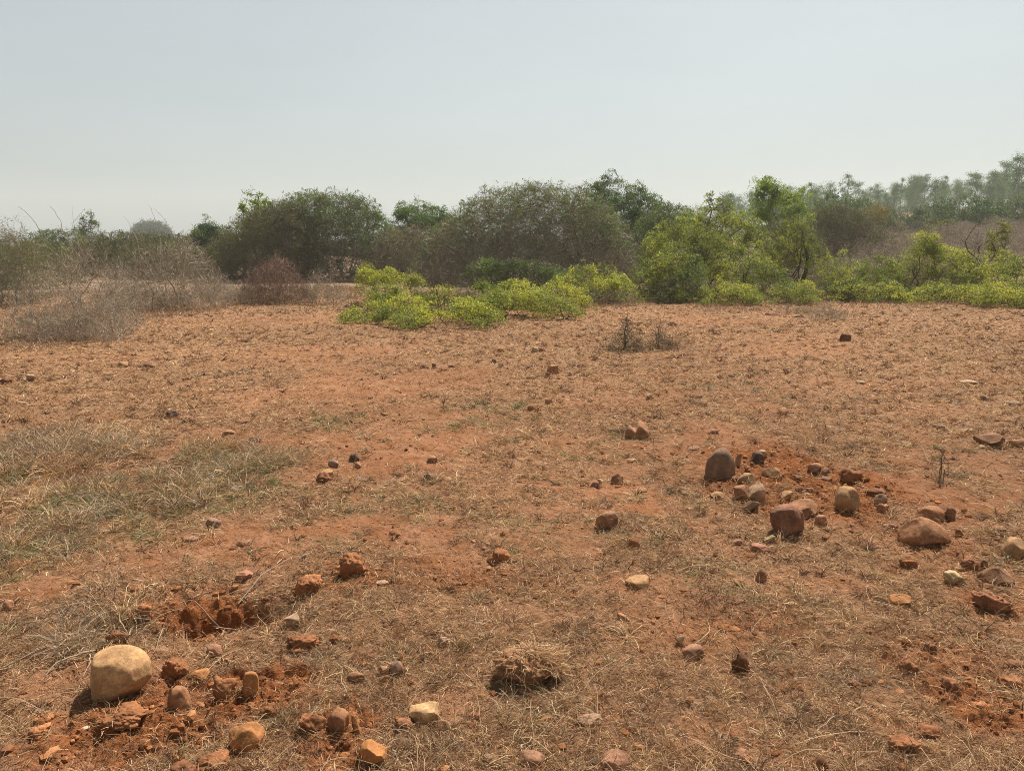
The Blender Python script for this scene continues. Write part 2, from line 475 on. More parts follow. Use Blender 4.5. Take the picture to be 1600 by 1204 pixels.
    x = tx[idx] + q * np.sin(ang); y = ty[idx] + q * np.cos(ang); d = np.hypot(x, y); z = H(x, y) - .003
    base = pal(m, STRAW, (.36, .3, .14, .14, .06)); g = R.random(m) < .42; base[g] = pal(int(g.sum()), GRY, (.35, .25, .25, .15)); g = R.random(m) < .07 + .22 * GREEN(tx, ty); base[g] = pal(int(g.sum()), GRN, (.35, .3, .15, .2))
    C = base[idx] * R.uniform(.6, 1.35, (n, 1))
    blades(G, x, y, z, R.uniform(.05, .165, n) * (.5 + .7 * sz[idx]), R.uniform(.0006, .0013, n) * np.clip(d / 3, .8, 4) ** .9, ang + R.normal(0, .6, n), R.uniform(.2, 1.4, n), C, .42, 5, .2)
    FR = Patches([(100, 505, 150, 28, 1), (20, 470, 80, 18, .9), (300, 468, 150, 18, 1), (470, 458, 110, 14, 1), (200, 480, 120, 16, .9), (60, 540, 120, 12, .8), (540, 480, 60, 10, .5), (1270, 492, 60, 9, .8), (990, 545, 60, 8, .5), (1060, 538, 40, 8, .5), (1000, 474, 60, 5, .5), (1400, 476, 240, 7, .55), (1130, 480, 110, 8, .6), (720, 514, 200, 7, .5), (950, 476, 80, 8, .6)])
    m = 95000; x = R.uniform(-15, 12, m); y = R.uniform(9, 27, m); t = FR(x, y)
    keep = R.random(m) < t * (.3 + 1.0 * (fbm2(x / .45, y / .45, 71, 2) > .48)); x, y, t = x[keep], y[keep], t[keep]; n = len(x); d = np.hypot(x, y)
    C = pal(n, [(.30, .20, .125), (.40, .285, .18), (.22, .145, .09), (.27, .23, .13)], (.35, .3, .25, .1))
    blades(G, x, y, H(x, y) - .01, R.uniform(.08, .28, n) * (.4 + .6 * t), R.uniform(.0007, .0014, n) * d / 3, R.uniform(0, 2 * PI, n), R.uniform(.5, 1.5, n), C, .35, 4, .2)
    o = link('rough_grass', G.mesh('rough_grass'), M_GRASS); tag(o, 'taller wiry grey green grass in a thick patch at the left', 'grass', None, 'stuff')

# ------------------------------------------------------------------ loose earth and gravel
def ico(sub):
    bm = bmesh.new(); bmesh.ops.create_icosphere(bm, subdivisions=sub, radius=1)
    V = np.array([v.co[:] for v in bm.verts]); T = np.array([[v.index for v in f.verts] for f in bm.faces]); bm.free()
    return V, T
ICO = {k: ico(k) for k in (1, 2, 3, 4, 5)}

def scatter_lumps(name, x, y, s, C, label, sub=1, flat=.7, sink=.25):
    V0, T0 = ICO[sub]; n = len(x)
    ax = R.uniform(.65, 1.25, (n, 1, 3)); ax[:, :, 2] *= flat
    V = V0[None] * R.uniform(.72, 1.22, (n, len(V0), 1)) * ax * s[:, None, None]
    a = R.uniform(0, 2 * PI, n); c, sn = np.cos(a)[:, None], np.sin(a)[:, None]
    X = V[..., 0] * c - V[..., 1] * sn; Y = V[..., 0] * sn + V[..., 1] * c
    z = H(x, y) + s * flat * (1 - 2 * sink) * .8
    V = np.stack([X + x[:, None], Y + y[:, None], V[..., 2] + z[:, None]], -1)
    T = (T0[None] + np.arange(n)[:, None, None] * len(V0)).reshape(-1, 3)
    me = mesh(name, V.reshape(-1, 3), None, T, np.repeat(C, len(V0), 0))
    o = link(name, me, M_CRUMB); tag(o, label, name.split('_')[-1], None, 'stuff'); return o

def build_crumbs():
    n = 85000
    x, y = polar(n, 1.4, 17)
    k = R.random(n) < .12 + .9 * DUG(x, y) + .12 * (noise2(x / .5, y / .5, 81) > .62)
    x, y = x[k], y[k]; n = len(x); d = np.hypot(x, y)
    s = .0022 * np.exp(R.exponential(.62, n)) * np.clip(d / 3, .8, 2.6) ** .7
    s = np.minimum(s, .018)
    C = pal(n, [(.29, .125, .05), (.22, .09, .037), (.35, .165, .07), (.20, .085, .04)], (.35, .3, .2, .15))
    scatter_lumps('loose_soil', x, y, s, C, 'loose crumbs of dug red soil strewn between the grass', 1, .75, .42)
    n = 1300
    x, y = polar(n, 1.6, 20)
    k = R.random(n) < .35 + .4 * BARE(x, y) + .3 * DUG(x, y)
    x, y = x[k], y[k]; n = len(x); d = np.hypot(x, y)
    s = np.minimum(.004 * np.exp(R.exponential(.45, n)) * np.clip(d / 3.5, .8, 2.4) ** .8, .03)
    C = pal(n, [(.40, .25, .15), (.30, .15, .09), (.48, .37, .27), (.25, .14, .085), (.36, .2, .1), (.26, .165, .12)], (.25, .25, .1, .15, .2, .1))
    scatter_lumps('scattered_gravel', x, y, s, C, 'small gravel stones scattered over the whole clearing', 2, .6)
build_crumbs()

# ------------------------------------------------------------------ stones and clods
TONE = {'tan': (.34, .20, .098), 'ochre': (.43, .25, .118), 'orange': (.34, .15, .055), 'cream': (.44, .275, .135), 'redbrown': (.24, .115, .07),
        'brown': (.29, .148, .078), 'dark': (.17, .10, .068), 'purple': (.25, .152, .105), 'grey': (.26, .158, .10), 'pale': (.38, .25, .15),
        'yellow': (.41, .285, .15), 'clod': (.25, .105, .044), 'darkclod': (.21, .092, .045), 'pink': (.32, .165, .095), 'charcoal': (.11, .074, .055),
        'sand': (.29, .14, .068)}

def rock_verts(kind, seed, sub):
    g = np.random.default_rng(seed)
    D, T = ICO[sub]; D = D.copy()
    rot = g.uniform(0, PI)
    c, s = math.cos(rot), math.sin(rot)
    Q = np.stack([D[:, 0] * c - D[:, 1] * s, D[:, 0] * s + D[:, 1] * c, D[:, 2]], 1)
    pw, cuts, lo, hi, cd = {'round': (2.3, 9, .16, .022, (.68, .95)), 'block': (4.0, 8, .10, .03, (.62, .95)), 'slab': (5.0, 8, .10, .03, (.65, .95)),
                            'angular': (2.6, 13, .14, .03, (.45, .80)), 'clod': (2.3, 4, .34, .13, (.65, .95)), 'dome': (2.3, 6, .12, .02, (.74, .97)),
                            'tall': (2.3, 4, .06, .012, (.86, .98)), 'flake': (3.0, 10, .10, .02, (.5, .9)), 'egg': (2.35, 3, .05, .010, (.86, .97)), 'notch': (2.4, 6, .12, .02, (.75, .95))}[kind]
    r = 1 / (np.abs(Q) ** pw).sum(1) ** (1 / pw)
    V = Q * r[:, None]
    for _ in range(cuts):
        n = g.normal(size=3); n[2] *= .8; n /= np.linalg.norm(n)
        k = g.uniform(*cd); e = np.maximum(V @ n - k, 0)
        V = V - e[:, None] * n[None] * .93
    off = g.uniform(0, 50, 3)
    lown = noise3(V * 1.4 + off, 1) - .5
    V = V * (1 + 2 * lo * lown)[:, None]
    m = noise3(V * 4.5 + off, 2) - .5 + .6 * (noise3(V * 10 + off, 3) - .5)
    V = V * (1 + 2.2 * hi * m)[:, None]
    if kind not in ('clod', 'egg'):
        V = V * (1 + .035 * (noise3(V * 13 + off, 6) - .5) + .022 * (noise3(V * 27 + off, 7) - .5))[:, None]
    if kind == 'clod':
        h2 = noise3(V * 16 + off, 4) - .5
        V = V * (1 + .16 * h2)[:, None]
    if kind == 'tall':
        t = (V[:, 2] + 1) / 2
        V[:, 0] = V[:, 0] * (1.05 - .38 * np.clip(t, 0, 2) ** 1.5) + .12 * t; V[:, 1] *= (1.05 - .3 * t)
    if kind == 'egg':
        V[:, 0] *= 1 + .10 * V[:, 2]
        for n, k in (((.62, -.30, -.72), .60), ((-.93, -.36, .05), .74), ((-.15, -.1, 1.0), .84), ((.5, -.1, .85), .90)):
            n = np.array(n); n = n / np.linalg.norm(n)
            V = V - np.maximum(V @ n - k, 0)[:, None] * n * .68
        V[:, 0] += .05 * V[:, 2]
    if kind == 'dome':
        t = (V[:, 2] + 1) / 2
        f = 1.0 - .62 * np.clip(t, 0, 1) ** 1.6 - .35 * np.clip(.28 - t, 0, 1)
        V[:, 0] *= f; V[:, 1] *= f
    if kind == 'notch':
        V[:, 2] -= .55 * np.exp(-((V[:, 0] + .25) / .22) ** 2) * np.clip(V[:, 2], 0, 1)
        V[:, 2] += np.where(V[:, 0] > 0, .25, 0) * np.clip(V[:, 2], 0, 1)
    lo_, hi_ = V.min(0), V.max(0)
    V = (V - (lo_ + hi_) / 2) / ((hi_ - lo_) / 2)
    return V, T

FEET = []
_seed = [100]
def rock(name, cat, label, px, by, w, h, kind, tone, dep=.85, sink=.12, tilt=0, seed=None, gain=1.0, group=None):
    _seed[0] += 1
    if kind == 'clod' and sink == .12: sink = .28
    elif sink == .12: sink = .21
    c = ground(px, by); z = depth_of(c)
    W = w / F * z; Hh = h / F * z
    ang = math.atan2(CAMZ - c[2], c[1])
    sx = W / 2; sy = sx * dep
    if kind in ('slab', 'flake'): sy = min(sy, .45 * Hh / math.sin(ang))
    v2 = (Hh / 2) ** 2 - (sy * math.sin(ang)) ** 2
    sz = math.sqrt(max(v2, ((.36 if kind in ('slab', 'flake') else .62) * Hh / 2) ** 2)) / math.cos(ang)
    sub = 5 if w > 44 else (4 if w > 16 else 3)
    V, T = rock_verts(kind, seed or _seed[0], sub)
    V = V * np.array([sx, sy, sz / (1 - sink)])
    if tilt:
        a = rad(tilt); cc, ss = math.cos(a), math.sin(a)
        V = np.stack([V[:, 0] * cc + V[:, 2] * ss, V[:, 1], -V[:, 0] * ss + V[:, 2] * cc], 1)
    hh = V[:, 2].max() - V[:, 2].min()
    V[:, 2] += -V[:, 2].min() - sink * hh
    X, Y = c[0], c[1] + .45 * sy
    Z = min(H1(X, Y), H1(X - sx * .6, Y), H1(X + sx * .6, Y), H1(X, Y - sy * .8) + .01)
    me = mesh(name, V, None, T, None, True)
    o = link(name, me, M_STONE, None, (X, Y, Z))
    FEET.append((X, Y, sx, sy)); t = TONE[tone]; o.color = (t[0] * gain, t[1] * gain, t[2] * gain, 1)
    return tag(o, label, cat, group)

ST, BO, CL = ('stone', 'stone'), ('boulder', 'boulder'), ('soil_clod', 'clod')
ROCKS = [
 (BO, 'large smooth ochre boulder lying beside the twig heap', 181, 1090, 93, 76, 'egg', 'ochre', dict(seed=333)),
 (ST, 'orange rounded stone with fine bedding lines in the dug red soil', 383, 1172, 54, 40, 'round', 'orange', {}),
 (ST, 'small pale pinkish block on the straw below the earth pit', 456, 977, 23, 19, 'block', 'pale', {}),
 (CL, 'orange earth lump left of the dark standing clod', 478, 926, 48, 28, 'clod', 'clod', dict(gain=1.35)),
 (CL, 'broken clod with dark left face and sunlit orange top', 552, 902, 48, 38, 'clod', 'clod', dict(gain=1.2)),
 (ST, 'split stone with pale grey broken face in red earth', 526, 1142, 36, 36, 'angular', 'sand', {}),
 (ST, 'thin orange splinter standing beside the split grey-faced stone', 556, 1142, 11, 28, 'slab', 'orange', dict(tilt=-12)),
 (ST, 'flat-topped orange stone half hidden by straw below the splinter', 581, 1194, 46, 36, 'angular', 'orange', dict(gain=1.1)),
 (ST, 'bright cream boulder with sunlit knob and dark underside', 662, 1126, 50, 32, 'round', 'cream', {}),
 (CL, 'brown earth lump under the left side of the cream boulder', 632, 1138, 36, 24, 'clod', 'darkclod', dict(gain=1.4)),
 (ST, 'small round grey violet pebble in straw', 620, 1054, 22, 20, 'round', 'purple', {}),
 (ST, 'small orange stone touching the grey violet pebble', 599, 1057, 19, 16, 'angular', 'brown', {}),
 (ST, 'brown stone among straw left of the grey violet pebble', 556, 1066, 28, 20, 'angular', 'brown', {}),
 (ST, 'orange block stone standing in loose crumbs', 391, 1089, 28, 32, 'block', 'orange', dict(gain=1.15)),
 (ST, 'pinkish brown rounded stone right of the ochre boulder', 277, 1103, 36, 32, 'round', 'sand', {}),
 (CL, 'orange crumb lump joined to the pinkish brown stone', 309, 1100, 22, 16, 'clod', 'clod', dict(gain=1.3)),
 (ST, 'small brick-shaped orange stone on the dug heap', 311, 1053, 28, 14, 'block', 'orange', dict(gain=1.15)),
 (CL, 'red earth clod behind the brick-shaped orange stone', 272, 1055, 46, 30, 'clod', 'clod', {}),
 (CL, 'big red clod between block stone and pinkish stone', 348, 1094, 40, 34, 'clod', 'clod', {}),
 (CL, 'overhanging red clod with a dark hollow under it', 190, 1138, 70, 26, 'clod', 'clod', dict(gain=1.15)),
 (CL, 'small orange clod on the straw near the bottom left corner', 57, 1156, 26, 17, 'clod', 'clod', dict(gain=1.5)),
 (CL, 'red clod above the orange rounded stone', 420, 1120, 32, 22, 'clod', 'clod', {}),
 (CL, 'red clod in the corner of dug earth under the bedded stone', 330, 1200, 60, 26, 'clod', 'clod', dict(gain=1.2)),
 (CL, 'dark red clod at the bottom edge left of the big stone', 285, 1208, 40, 26, 'clod', 'darkclod', {}),
 (CL, 'red clod against the left side of the split stone', 487, 1145, 42, 32, 'clod', 'clod', {}),
 (ST, 'small pinkish stone at the left edge beside green grass', 13, 952, 16, 15, 'round', 'pink', {}),
 (ST, 'pinkish flat-topped stone half buried below the pit', 335, 1022, 25, 16, 'round', 'pink', dict(sink=.35)),
 (CL, 'reddish half-sunk earth hump with straw on its back', 468, 1012, 60, 26, 'clod', 'clod', dict(sink=.35)),
 (CL, 'squat red clod at the left end of the pit', 188, 1006, 44, 26, 'clod', 'clod', dict(sink=.4)),
 (CL, 'red clod in the rim above the pit', 220, 968, 34, 26, 'clod', 'clod', dict(gain=1.15)),
 (ST, 'dark half-buried pebble in grass left of the rooty clod', 692, 1008, 16, 13, 'round', 'purple', dict(sink=.3)),
 (CL, 'isolated bright red clod on the flat ground', 780, 876, 38, 23, 'clod', 'clod', dict(gain=1.15)),
 (CL, 'small dark brown crumb below the rooty clod', 741, 1120, 24, 14, 'clod', 'darkclod', {}),
 (ST, 'flat edge-on stone with a shaded rim on bare soil', 974, 966, 22, 12, 'slab', 'sand', dict(tilt=20)),
 (ST, 'smooth flat pinkish stone beside a bleached straw', 1086, 1022, 36, 22, 'round', 'pink', dict(sink=.3)),
 (ST, 'tiny whitish chip touching the smooth pinkish stone', 1063, 1003, 14, 11, 'angular', 'pale', {}),
 (CL, 'round almost black clod in the straw', 1158, 1050, 30, 30, 'clod', 'darkclod', dict(gain=.7)),
 (ST, 'small egg-like brown stone right of the red-leaved sprig', 1191, 906, 18, 20, 'round', 'brown', {}),
 (ST, 'brown stone with sunlit sloping top standing alone', 949, 830, 36, 28, 'angular', 'brown', dict(seed=31)),
 (ST, 'notched twin-humped brown stone alone on the flat', 996, 684, 38, 27, 'notch', 'brown', dict(gain=1.15)),
 (BO, 'tall upright egg-shaped grey brown boulder at the heap edge', 1126, 748, 46, 49, 'tall', 'grey', dict(gain=.8)),
 (ST, 'dark squarish stone with one sunlit edge', 1183, 727, 22, 22, 'block', 'charcoal', {}),
 (ST, 'pale cap stone leaning behind the dark squarish stone', 1191, 716, 14, 12, 'angular', 'pale', {}),
 (ST, 'slender tan sliver upright beside the tall boulder', 1153, 733, 9, 22, 'slab', 'tan', dict(tilt=12)),
 (ST, 'tan stone with a flat sunlit top and dark front', 1207, 743, 29, 19, 'angular', 'tan', dict(seed=8)),
 (ST, 'low oval pebble right of the flat-topped tan stone', 1247, 745, 19, 11, 'round', 'sand', {}),
 (ST, 'round-backed tan stone below the tall boulder', 1166, 758, 28, 18, 'round', 'tan', {}),
 (ST, 'reddish chip tucked against the round-backed tan stone', 1150, 753, 14, 10, 'angular', 'redbrown', {}),
 (ST, 'whitish capped stone with grey broken side', 1183, 780, 28, 28, 'angular', 'pale', dict(seed=77)),
 (ST, 'triangular brown stone with one sunlit ridge', 1161, 781, 26, 24, 'angular', 'brown', dict(seed=12)),
 (ST, 'greyish wedge stone at the front of the heap', 1173, 798, 25, 20, 'angular', 'grey', {}),
 (ST, 'thin pale flake casting a dark front in the straw', 1123, 775, 25, 11, 'flake', 'tan', {}),
 (ST, 'dark brown stone with grey cap at the right of the heap', 1288, 752, 30, 14, 'angular', 'redbrown', {}),
 (ST, 'grey pointed chip on top of the dark brown stone', 1291, 742, 15, 13, 'angular', 'grey', {}),
 (ST, 'smooth pinkish stone beside the grey pointed chip', 1274, 738, 22, 14, 'round', 'pink', {}),
 (ST, 'dark red oval stone near the middle of the heap', 1266, 770, 20, 12, 'round', 'redbrown', {}),
 (ST, 'small round dark pebble touching the dark red oval', 1249, 772, 12, 10, 'round', 'redbrown', {}),
 (ST, 'flat ochre scale lying in front of the small round pebble', 1231, 780, 22, 14, 'flake', 'ochre', {}),
 (ST, 'broad brown stone with pale flat top behind the maroon boulder', 1258, 806, 54, 26, 'slab', 'sand', {}),
 (BO, 'rough maroon brown boulder in front of the heap', 1231, 834, 55, 48, 'round', 'redbrown', dict(seed=61)),
 (ST, 'pale yellow chip in the straw before the maroon boulder', 1204, 847, 18, 15, 'flake', 'yellow', {}),
 (ST, 'red brick-like sliver before the pale yellow chip', 1189, 859, 30, 11, 'block', 'redbrown', dict(gain=1.2)),
 (ST, 'rust red flake left of the brick-like sliver', 1151, 846, 20, 11, 'block', 'redbrown', dict(gain=1.25)),
 (ST, 'pinkish stone sunk in straw right of the maroon boulder', 1284, 820, 18, 16, 'round', 'pink', dict(sink=.3)),
 (BO, 'round speckled tan boulder right of the heap', 1325, 798, 41, 38, 'round', 'tan', dict(seed=19)),
 (CL, 'long dark red bank of earth behind the speckled boulder', 1366, 774, 52, 19, 'clod', 'clod', dict(gain=.8)),
 (ST, 'small greyish knob in front of the red earth bank', 1377, 789, 20, 19, 'round', 'purple', {}),
 (CL, 'straw-tufted clod with a hollow above the speckled boulder', 1333, 752, 36, 24, 'clod', 'clod', dict(gain=.9)),
 (BO, 'broad shield-shaped sandstone with a pale flake at its foot', 1449, 849, 74, 44, 'dome', 'sand', dict(seed=5)),
 (ST, 'pale curved flake lodged under the shield-shaped sandstone', 1449, 851, 50, 9, 'flake', 'tan', {}),
 (ST, 'rounded stone peeping over the shield-shaped sandstone', 1458, 812, 44, 22, 'round', 'sand', {}),
 (ST, 'dark pillar-like stone with pale top behind the shield stone', 1484, 811, 15, 23, 'block', 'brown', {}),
 (ST, 'small red chip right of the shield-shaped sandstone', 1499, 839, 10, 11, 'angular', 'clod', {}),
 (ST, 'tan boulder cut off at the right edge', 1588, 870, 40, 32, 'round', 'tan', dict(gain=1.1)),
 (BO, 'dark brown peaked boulder near the right edge', 1564, 909, 49, 28, 'dome', 'brown', dict(gain=.75)),
 (ST, 'pale disc-shaped flake tilted in the straw', 1494, 911, 34, 20, 'flake', 'yellow', dict(tilt=10)),
 (ST, 'little pale chip above the disc-shaped flake', 1498, 887, 12, 7, 'flake', 'pale', {}),
 (CL, 'crumbly dark red clod below the peaked boulder', 1555, 952, 55, 32, 'clod', 'darkclod', dict(gain=1.2)),
 (CL, 'dark red clod left of the pale disc', 1421, 882, 27, 17, 'clod', 'clod', dict(gain=.8)),
 (CL, 'dark earth lump behind the peaked boulder', 1519, 886, 30, 18, 'clod', 'darkclod', {}),
 (ST, 'small brown pebble beside the dark earth lump', 1539, 884, 11, 12, 'round', 'brown', {}),
 (CL, 'straw-covered small clod left of the shield stone', 1381, 803, 20, 15, 'clod', 'sand', {}),
 (ST, 'rust flat stone sunk left of the shield stone', 1394, 826, 20, 10, 'slab', 'redbrown', {}),
 (ST, 'low reddish brick stone right of the shield stone', 1560, 834, 22, 10, 'block', 'brown', {}),
 (BO, 'flat-topped dark brown slab near the right edge', 1553, 699, 46, 21, 'angular', 'brown', dict(seed=41, gain=.85)),
 (ST, 'low orange brown stone beside the flat-topped slab', 1592, 701, 30, 14, 'round', 'brown', dict(gain=1.2)),
 (ST, 'thin pale chip under the flat-topped slab', 1538, 701, 16, 5, 'flake', 'pale', {}),
 (BO, 'square brown stone alone mid clearing', 864, 584, 19, 16, 'block', 'brown', dict(gain=1.15)),
 (ST, 'small brown chip before the square brown stone', 855, 590, 7, 8, 'block', 'brown', {}),
 (ST, 'whitish chip left of the square brown stone', 830, 590, 8, 4, 'flake', 'pale', {}),
 (ST, 'small brown lump beyond the notched stone', 858, 630, 13, 9, 'angular', 'brown', {}),
 (ST, 'pointed brown pebble with pale top on bare soil', 830, 641, 12, 9, 'angular', 'sand', {}),
 (BO, 'dark blocky rock alone near the far grass tuft', 1321, 534, 17, 12, 'block', 'redbrown', dict(gain=.8)),
 (ST, 'black lump on the bare orange patch', 553, 721, 17, 14, 'clod', 'charcoal', {}),
 (ST, 'violet grey stone beside the black lump', 521, 732, 17, 12, 'round', 'purple', {}),
 (ST, 'dark oval pebble lying alone on the orange patch', 671, 750, 21, 11, 'round', 'dark', {}),
 (ST, 'reddish flat stone behind the dark oval pebble', 676, 724, 16, 9, 'angular', 'pink', {}),
 (CL, 'dark root-bound clod at the grass edge', 506, 758, 26, 19, 'clod', 'darkclod', {}),
 (ST, 'sandy flat rock behind the dark root-bound clod', 512, 746, 20, 13, 'flake', 'ochre', {}),
 (ST, 'flat violet stone chip near the orange patch', 563, 752, 22, 6, 'flake', 'purple', {}),
 (ST, 'small pinkish stone between violet and black stones', 558, 734, 12, 9, 'angular', 'pink', {}),
 (ST, 'dark flat pebble at the left of a far stone row', 663, 574, 13, 7, 'round', 'redbrown', {}),
 (ST, 'upright brown chip in the far stone row', 678, 573, 6, 8, 'block', 'redbrown', {}),
 (ST, 'pinkish pebble at the right end of the far stone row', 706, 572, 12, 6, 'round', 'pink', {}),
 (ST, 'flat orange chip in front of the far stone row', 694, 578, 11, 4, 'flake', 'orange', {}),
 (ST, 'whitish pebble in the far middle of the clearing', 836, 550, 10, 9, 'round', 'pale', dict(gain=1.15)),
 (ST, 'dark pebble touching the whitish pebble', 847, 549, 10, 6, 'round', 'redbrown', {}),
 (ST, 'orange brown pebble left of the whitish pebble', 783, 549, 12, 7, 'round', 'orange', {}),
 (ST, 'small dark brown pebble below the orange brown one', 772, 566, 8, 6, 'round', 'dark', {}),
 (ST, 'brown knob stone with sunlit top in short grass', 965, 753, 19, 17, 'round', 'brown', {}),
 (ST, 'small dark stone with pale companion left of the knob', 930, 758, 15, 10, 'angular', 'redbrown', {}),
 (ST, 'whitish pebble behind the small dark stone', 938, 751, 10, 7, 'round', 'pale', {}),
 (ST, 'straw-coloured flat chip right of the knob stone', 1001, 769, 22, 10, 'flake', 'sand', {}),
 (ST, 'low tan stone on the far left flat', 193, 574, 16, 8, 'angular', 'tan', {}),
 (ST, 'dark flat stone beside the low tan stone', 228, 574, 27, 9, 'angular', 'brown', dict(gain=.8)),
 (ST, 'pale tilted chip near the left edge of the flat', 48, 595, 15, 10, 'angular', 'pale', {}),
 (CL, 'black earth lump at the far left edge', 6, 599, 20, 10, 'clod', 'darkclod', {}),
 (ST, 'dark grey stone at the edge of the rough grass', 332, 824, 24, 16, 'round', 'dark', dict(gain=1.4)),
 (ST, 'purple flat stone on the bare patch by rough grass', 298, 844, 30, 12, 'flake', 'purple', {}),
 (ST, 'pinkish stone sunk in the bare earth near the sprig', 378, 856, 20, 10, 'round', 'pink', dict(sink=.35)),
 (CL, 'low dark dung-like clod behind the rough grass', 270, 651, 26, 11, 'clod', 'charcoal', {}),
 (ST, 'dark red flat stone beside the bare track', 378, 661, 24, 7, 'slab', 'redbrown', {}),
 (ST, 'pinkish flat stone on the bare track', 357, 678, 24, 8, 'flake', 'pink', {}),
 (ST, 'pale chip with shadow on the far flat below the dry plants', 1015, 624, 10, 8, 'angular', 'pale', {}),
 (ST, 'small pale flat chip mid right of the flat', 1346, 598, 13, 5, 'flake', 'pale', {}),
 (ST, 'long white flat stone on the right flat', 1518, 599, 28, 6, 'flake', 'pale', dict(gain=1.1)),
 (ST, 'slanting pale stone below the long white flat stone', 1540, 626, 17, 7, 'flake', 'pale', {}),
 (ST, 'whitish stone near the gravel at the right edge', 1588, 634, 17, 8, 'round', 'pale', {}),
 (ST, 'greyish oval stone left of the flat-topped slab', 1469, 672, 20, 10, 'round', 'grey', {}),
 (ST, 'pale flat stone between grey oval and slab', 1515, 676, 16, 7, 'flake', 'pale', {}),
 (CL, 'dark red clod with grass in the middle foreground', 990, 860, 20, 16, 'clod', 'clod', {}),
 (ST, 'bluish flat chip left of the tall boulder', 1084, 702, 20, 7, 'flake', 'grey', {}),
 (ST, 'pinkish chip on loose soil above the tall boulder', 1116, 680, 16, 9, 'flake', 'pink', {}),
 (ST, 'dark lidded slab among pale chips by the far hedge', 1206, 493, 16, 5, 'slab', 'redbrown', {}),
 (ST, 'pale flat chip under the far hedge', 1164, 497, 16, 4, 'flake', 'pale', {}),
 (ST, 'low pale chip right of the dark lidded slab', 1248, 496, 16, 4, 'flake', 'pale', {}),
 (ST, 'orange flat stone sunk in straw in the right foreground', 1409, 938, 34, 14, 'round', 'orange', dict(sink=.4)),
 (ST, 'yellowish flat stone sunk in bare soil mid foreground', 997, 917, 40, 16, 'round', 'ochre', dict(sink=.4, gain=.9)),
 (ST, 'grey flat stone sunk below the rooty clod', 922, 1128, 42, 16, 'round', 'grey', dict(sink=.45)),
 (ST, 'pinkish flat stone sunk at the bottom edge', 962, 1194, 46, 22, 'round', 'pink', dict(sink=.4)),
 (ST, 'rose brown stone at the bottom under bleached roots', 832, 1198, 42, 24, 'round', 'pink', dict(gain=.85)),
 (ST, 'small grey stone in straw left of the rose brown stone', 766, 1190, 22, 14, 'round', 'grey', dict(sink=.3)),
 (ST, 'dark pointed stone at the bottom edge', 1283, 1202, 26, 20, 'dome', 'darkclod', {}),
 (CL, 'small dark clod in straw below the orange sunk stone', 1455, 1013, 20, 16, 'clod', 'darkclod', {}),
 (CL, 'red clod with a black hollow in its front', 1421, 1052, 28, 20, 'clod', 'clod', {}),
 (CL, 'dark red clod right of the hollow-fronted clod', 1488, 1078, 28, 22, 'clod', 'darkclod', dict(gain=1.2)),
 (CL, 'orange crumbly lump right of the dark red clods', 1535, 1103, 30, 18, 'clod', 'clod', dict(gain=1.5)),
 (CL, 'long red clod at the lower right edge', 1585, 1072, 40, 16, 'clod', 'clod', dict(gain=1.2)),
 (CL, 'dark ridge of earth near the lower right edge', 1585, 1040, 34, 14, 'clod', 'darkclod', {}),
 (CL, 'broken red clod under straw at the bottom right', 1455, 1148, 44, 20, 'clod', 'clod', {}),
 (CL, 'orange clod with dark shade at the bottom right', 1415, 1180, 50, 24, 'clod', 'clod', dict(gain=1.25)),
 (CL, 'dark clod at the left of the bottom right earth', 1340, 1075, 26, 14, 'clod', 'darkclod', {}),
]
for ((nm, cat), lab, px, by, w, h, kind, tone, kw) in ROCKS:
    rock(nm, cat, lab, px, by, w, h, kind, tone, **kw)

# the uprooted clod with its roots and dry grass
def rooty_clod():
    c = ground(825, 1066); z = depth_of(c); s = z / F
    root = empty('rooty_clod', (c[0], c[1] + .05, H1(c[0], c[1] + .05)), 'uprooted earth clod with pale hanging roots and a dry grass top', 'clod')
    V, T = rock_verts('clod', 912, 5)
    V = V * np.array([56 * s, 42 * s, 25 * s]) + np.array([0, 0, 15 * s])
    o = link('earth_ball', mesh('earth_ball', V, None, T, None, True), M_STONE, root); o.color = (.29, .145, .07, 1)
    G = Geo(); n = 14
    a = R.uniform(-.9, .9, n) * PI
    P = np.zeros((n, 7, 3)); t = np.linspace(0, 1, 7)
    st = np.stack([np.sin(a) * 34 * s * R.uniform(.3, 1, n), -np.abs(np.cos(a)) * 32 * s, R.uniform(16, 36, n) * s], 1)
    en = np.stack([st[:, 0] * 1.5 + R.normal(0, 14, n) * s, st[:, 1] - R.uniform(14, 40, n) * s, R.uniform(2, 10, n) * s], 1)
    P = st[:, None] + (en - st)[:, None] * t[None, :, None]
    P[..., 2] += (np.sin(PI * t) * 14 * s)[None] ; P[:, 1:-1] += R.normal(0, 3.0 * s, (n, 5, 3))
    G.tubes(P, np.linspace(.0019, .0008, 7)[None] * R.uniform(.6, 1.3, (n, 1)), pal(n, [(.50, .36, .2), (.36, .23, .12)], (.5, .5)), 4)
    link('roots', G.mesh('roots', True), M_TWIG, root)
    G = Geo(); n = 1700
    a = R.uniform(-.9, PI + .8, n); rr = np.sqrt(R.random(n)) * 48 * s
    x = rr * np.cos(a) + 6 * s; y = rr * np.sin(a) * .8; zz = 40 * s - (rr / (46 * s)) ** 2 * 22 * s + .006
    blades(G, x, y, zz - .012, R.uniform(.02, .13, n) * R.uniform(.4, 1, n), R.uniform(.0007, .0014, n), np.arctan2(x + .03, y) + R.normal(0, 1.1, n), R.uniform(-.3, .75, n), pal(n, STRAW, (.35, .35, .1, .15, .05)), .6, 5)
    link('grass_tuft', G.mesh('grass_tuft'), M_GRASS, root)
rooty_clod()
build_grass()

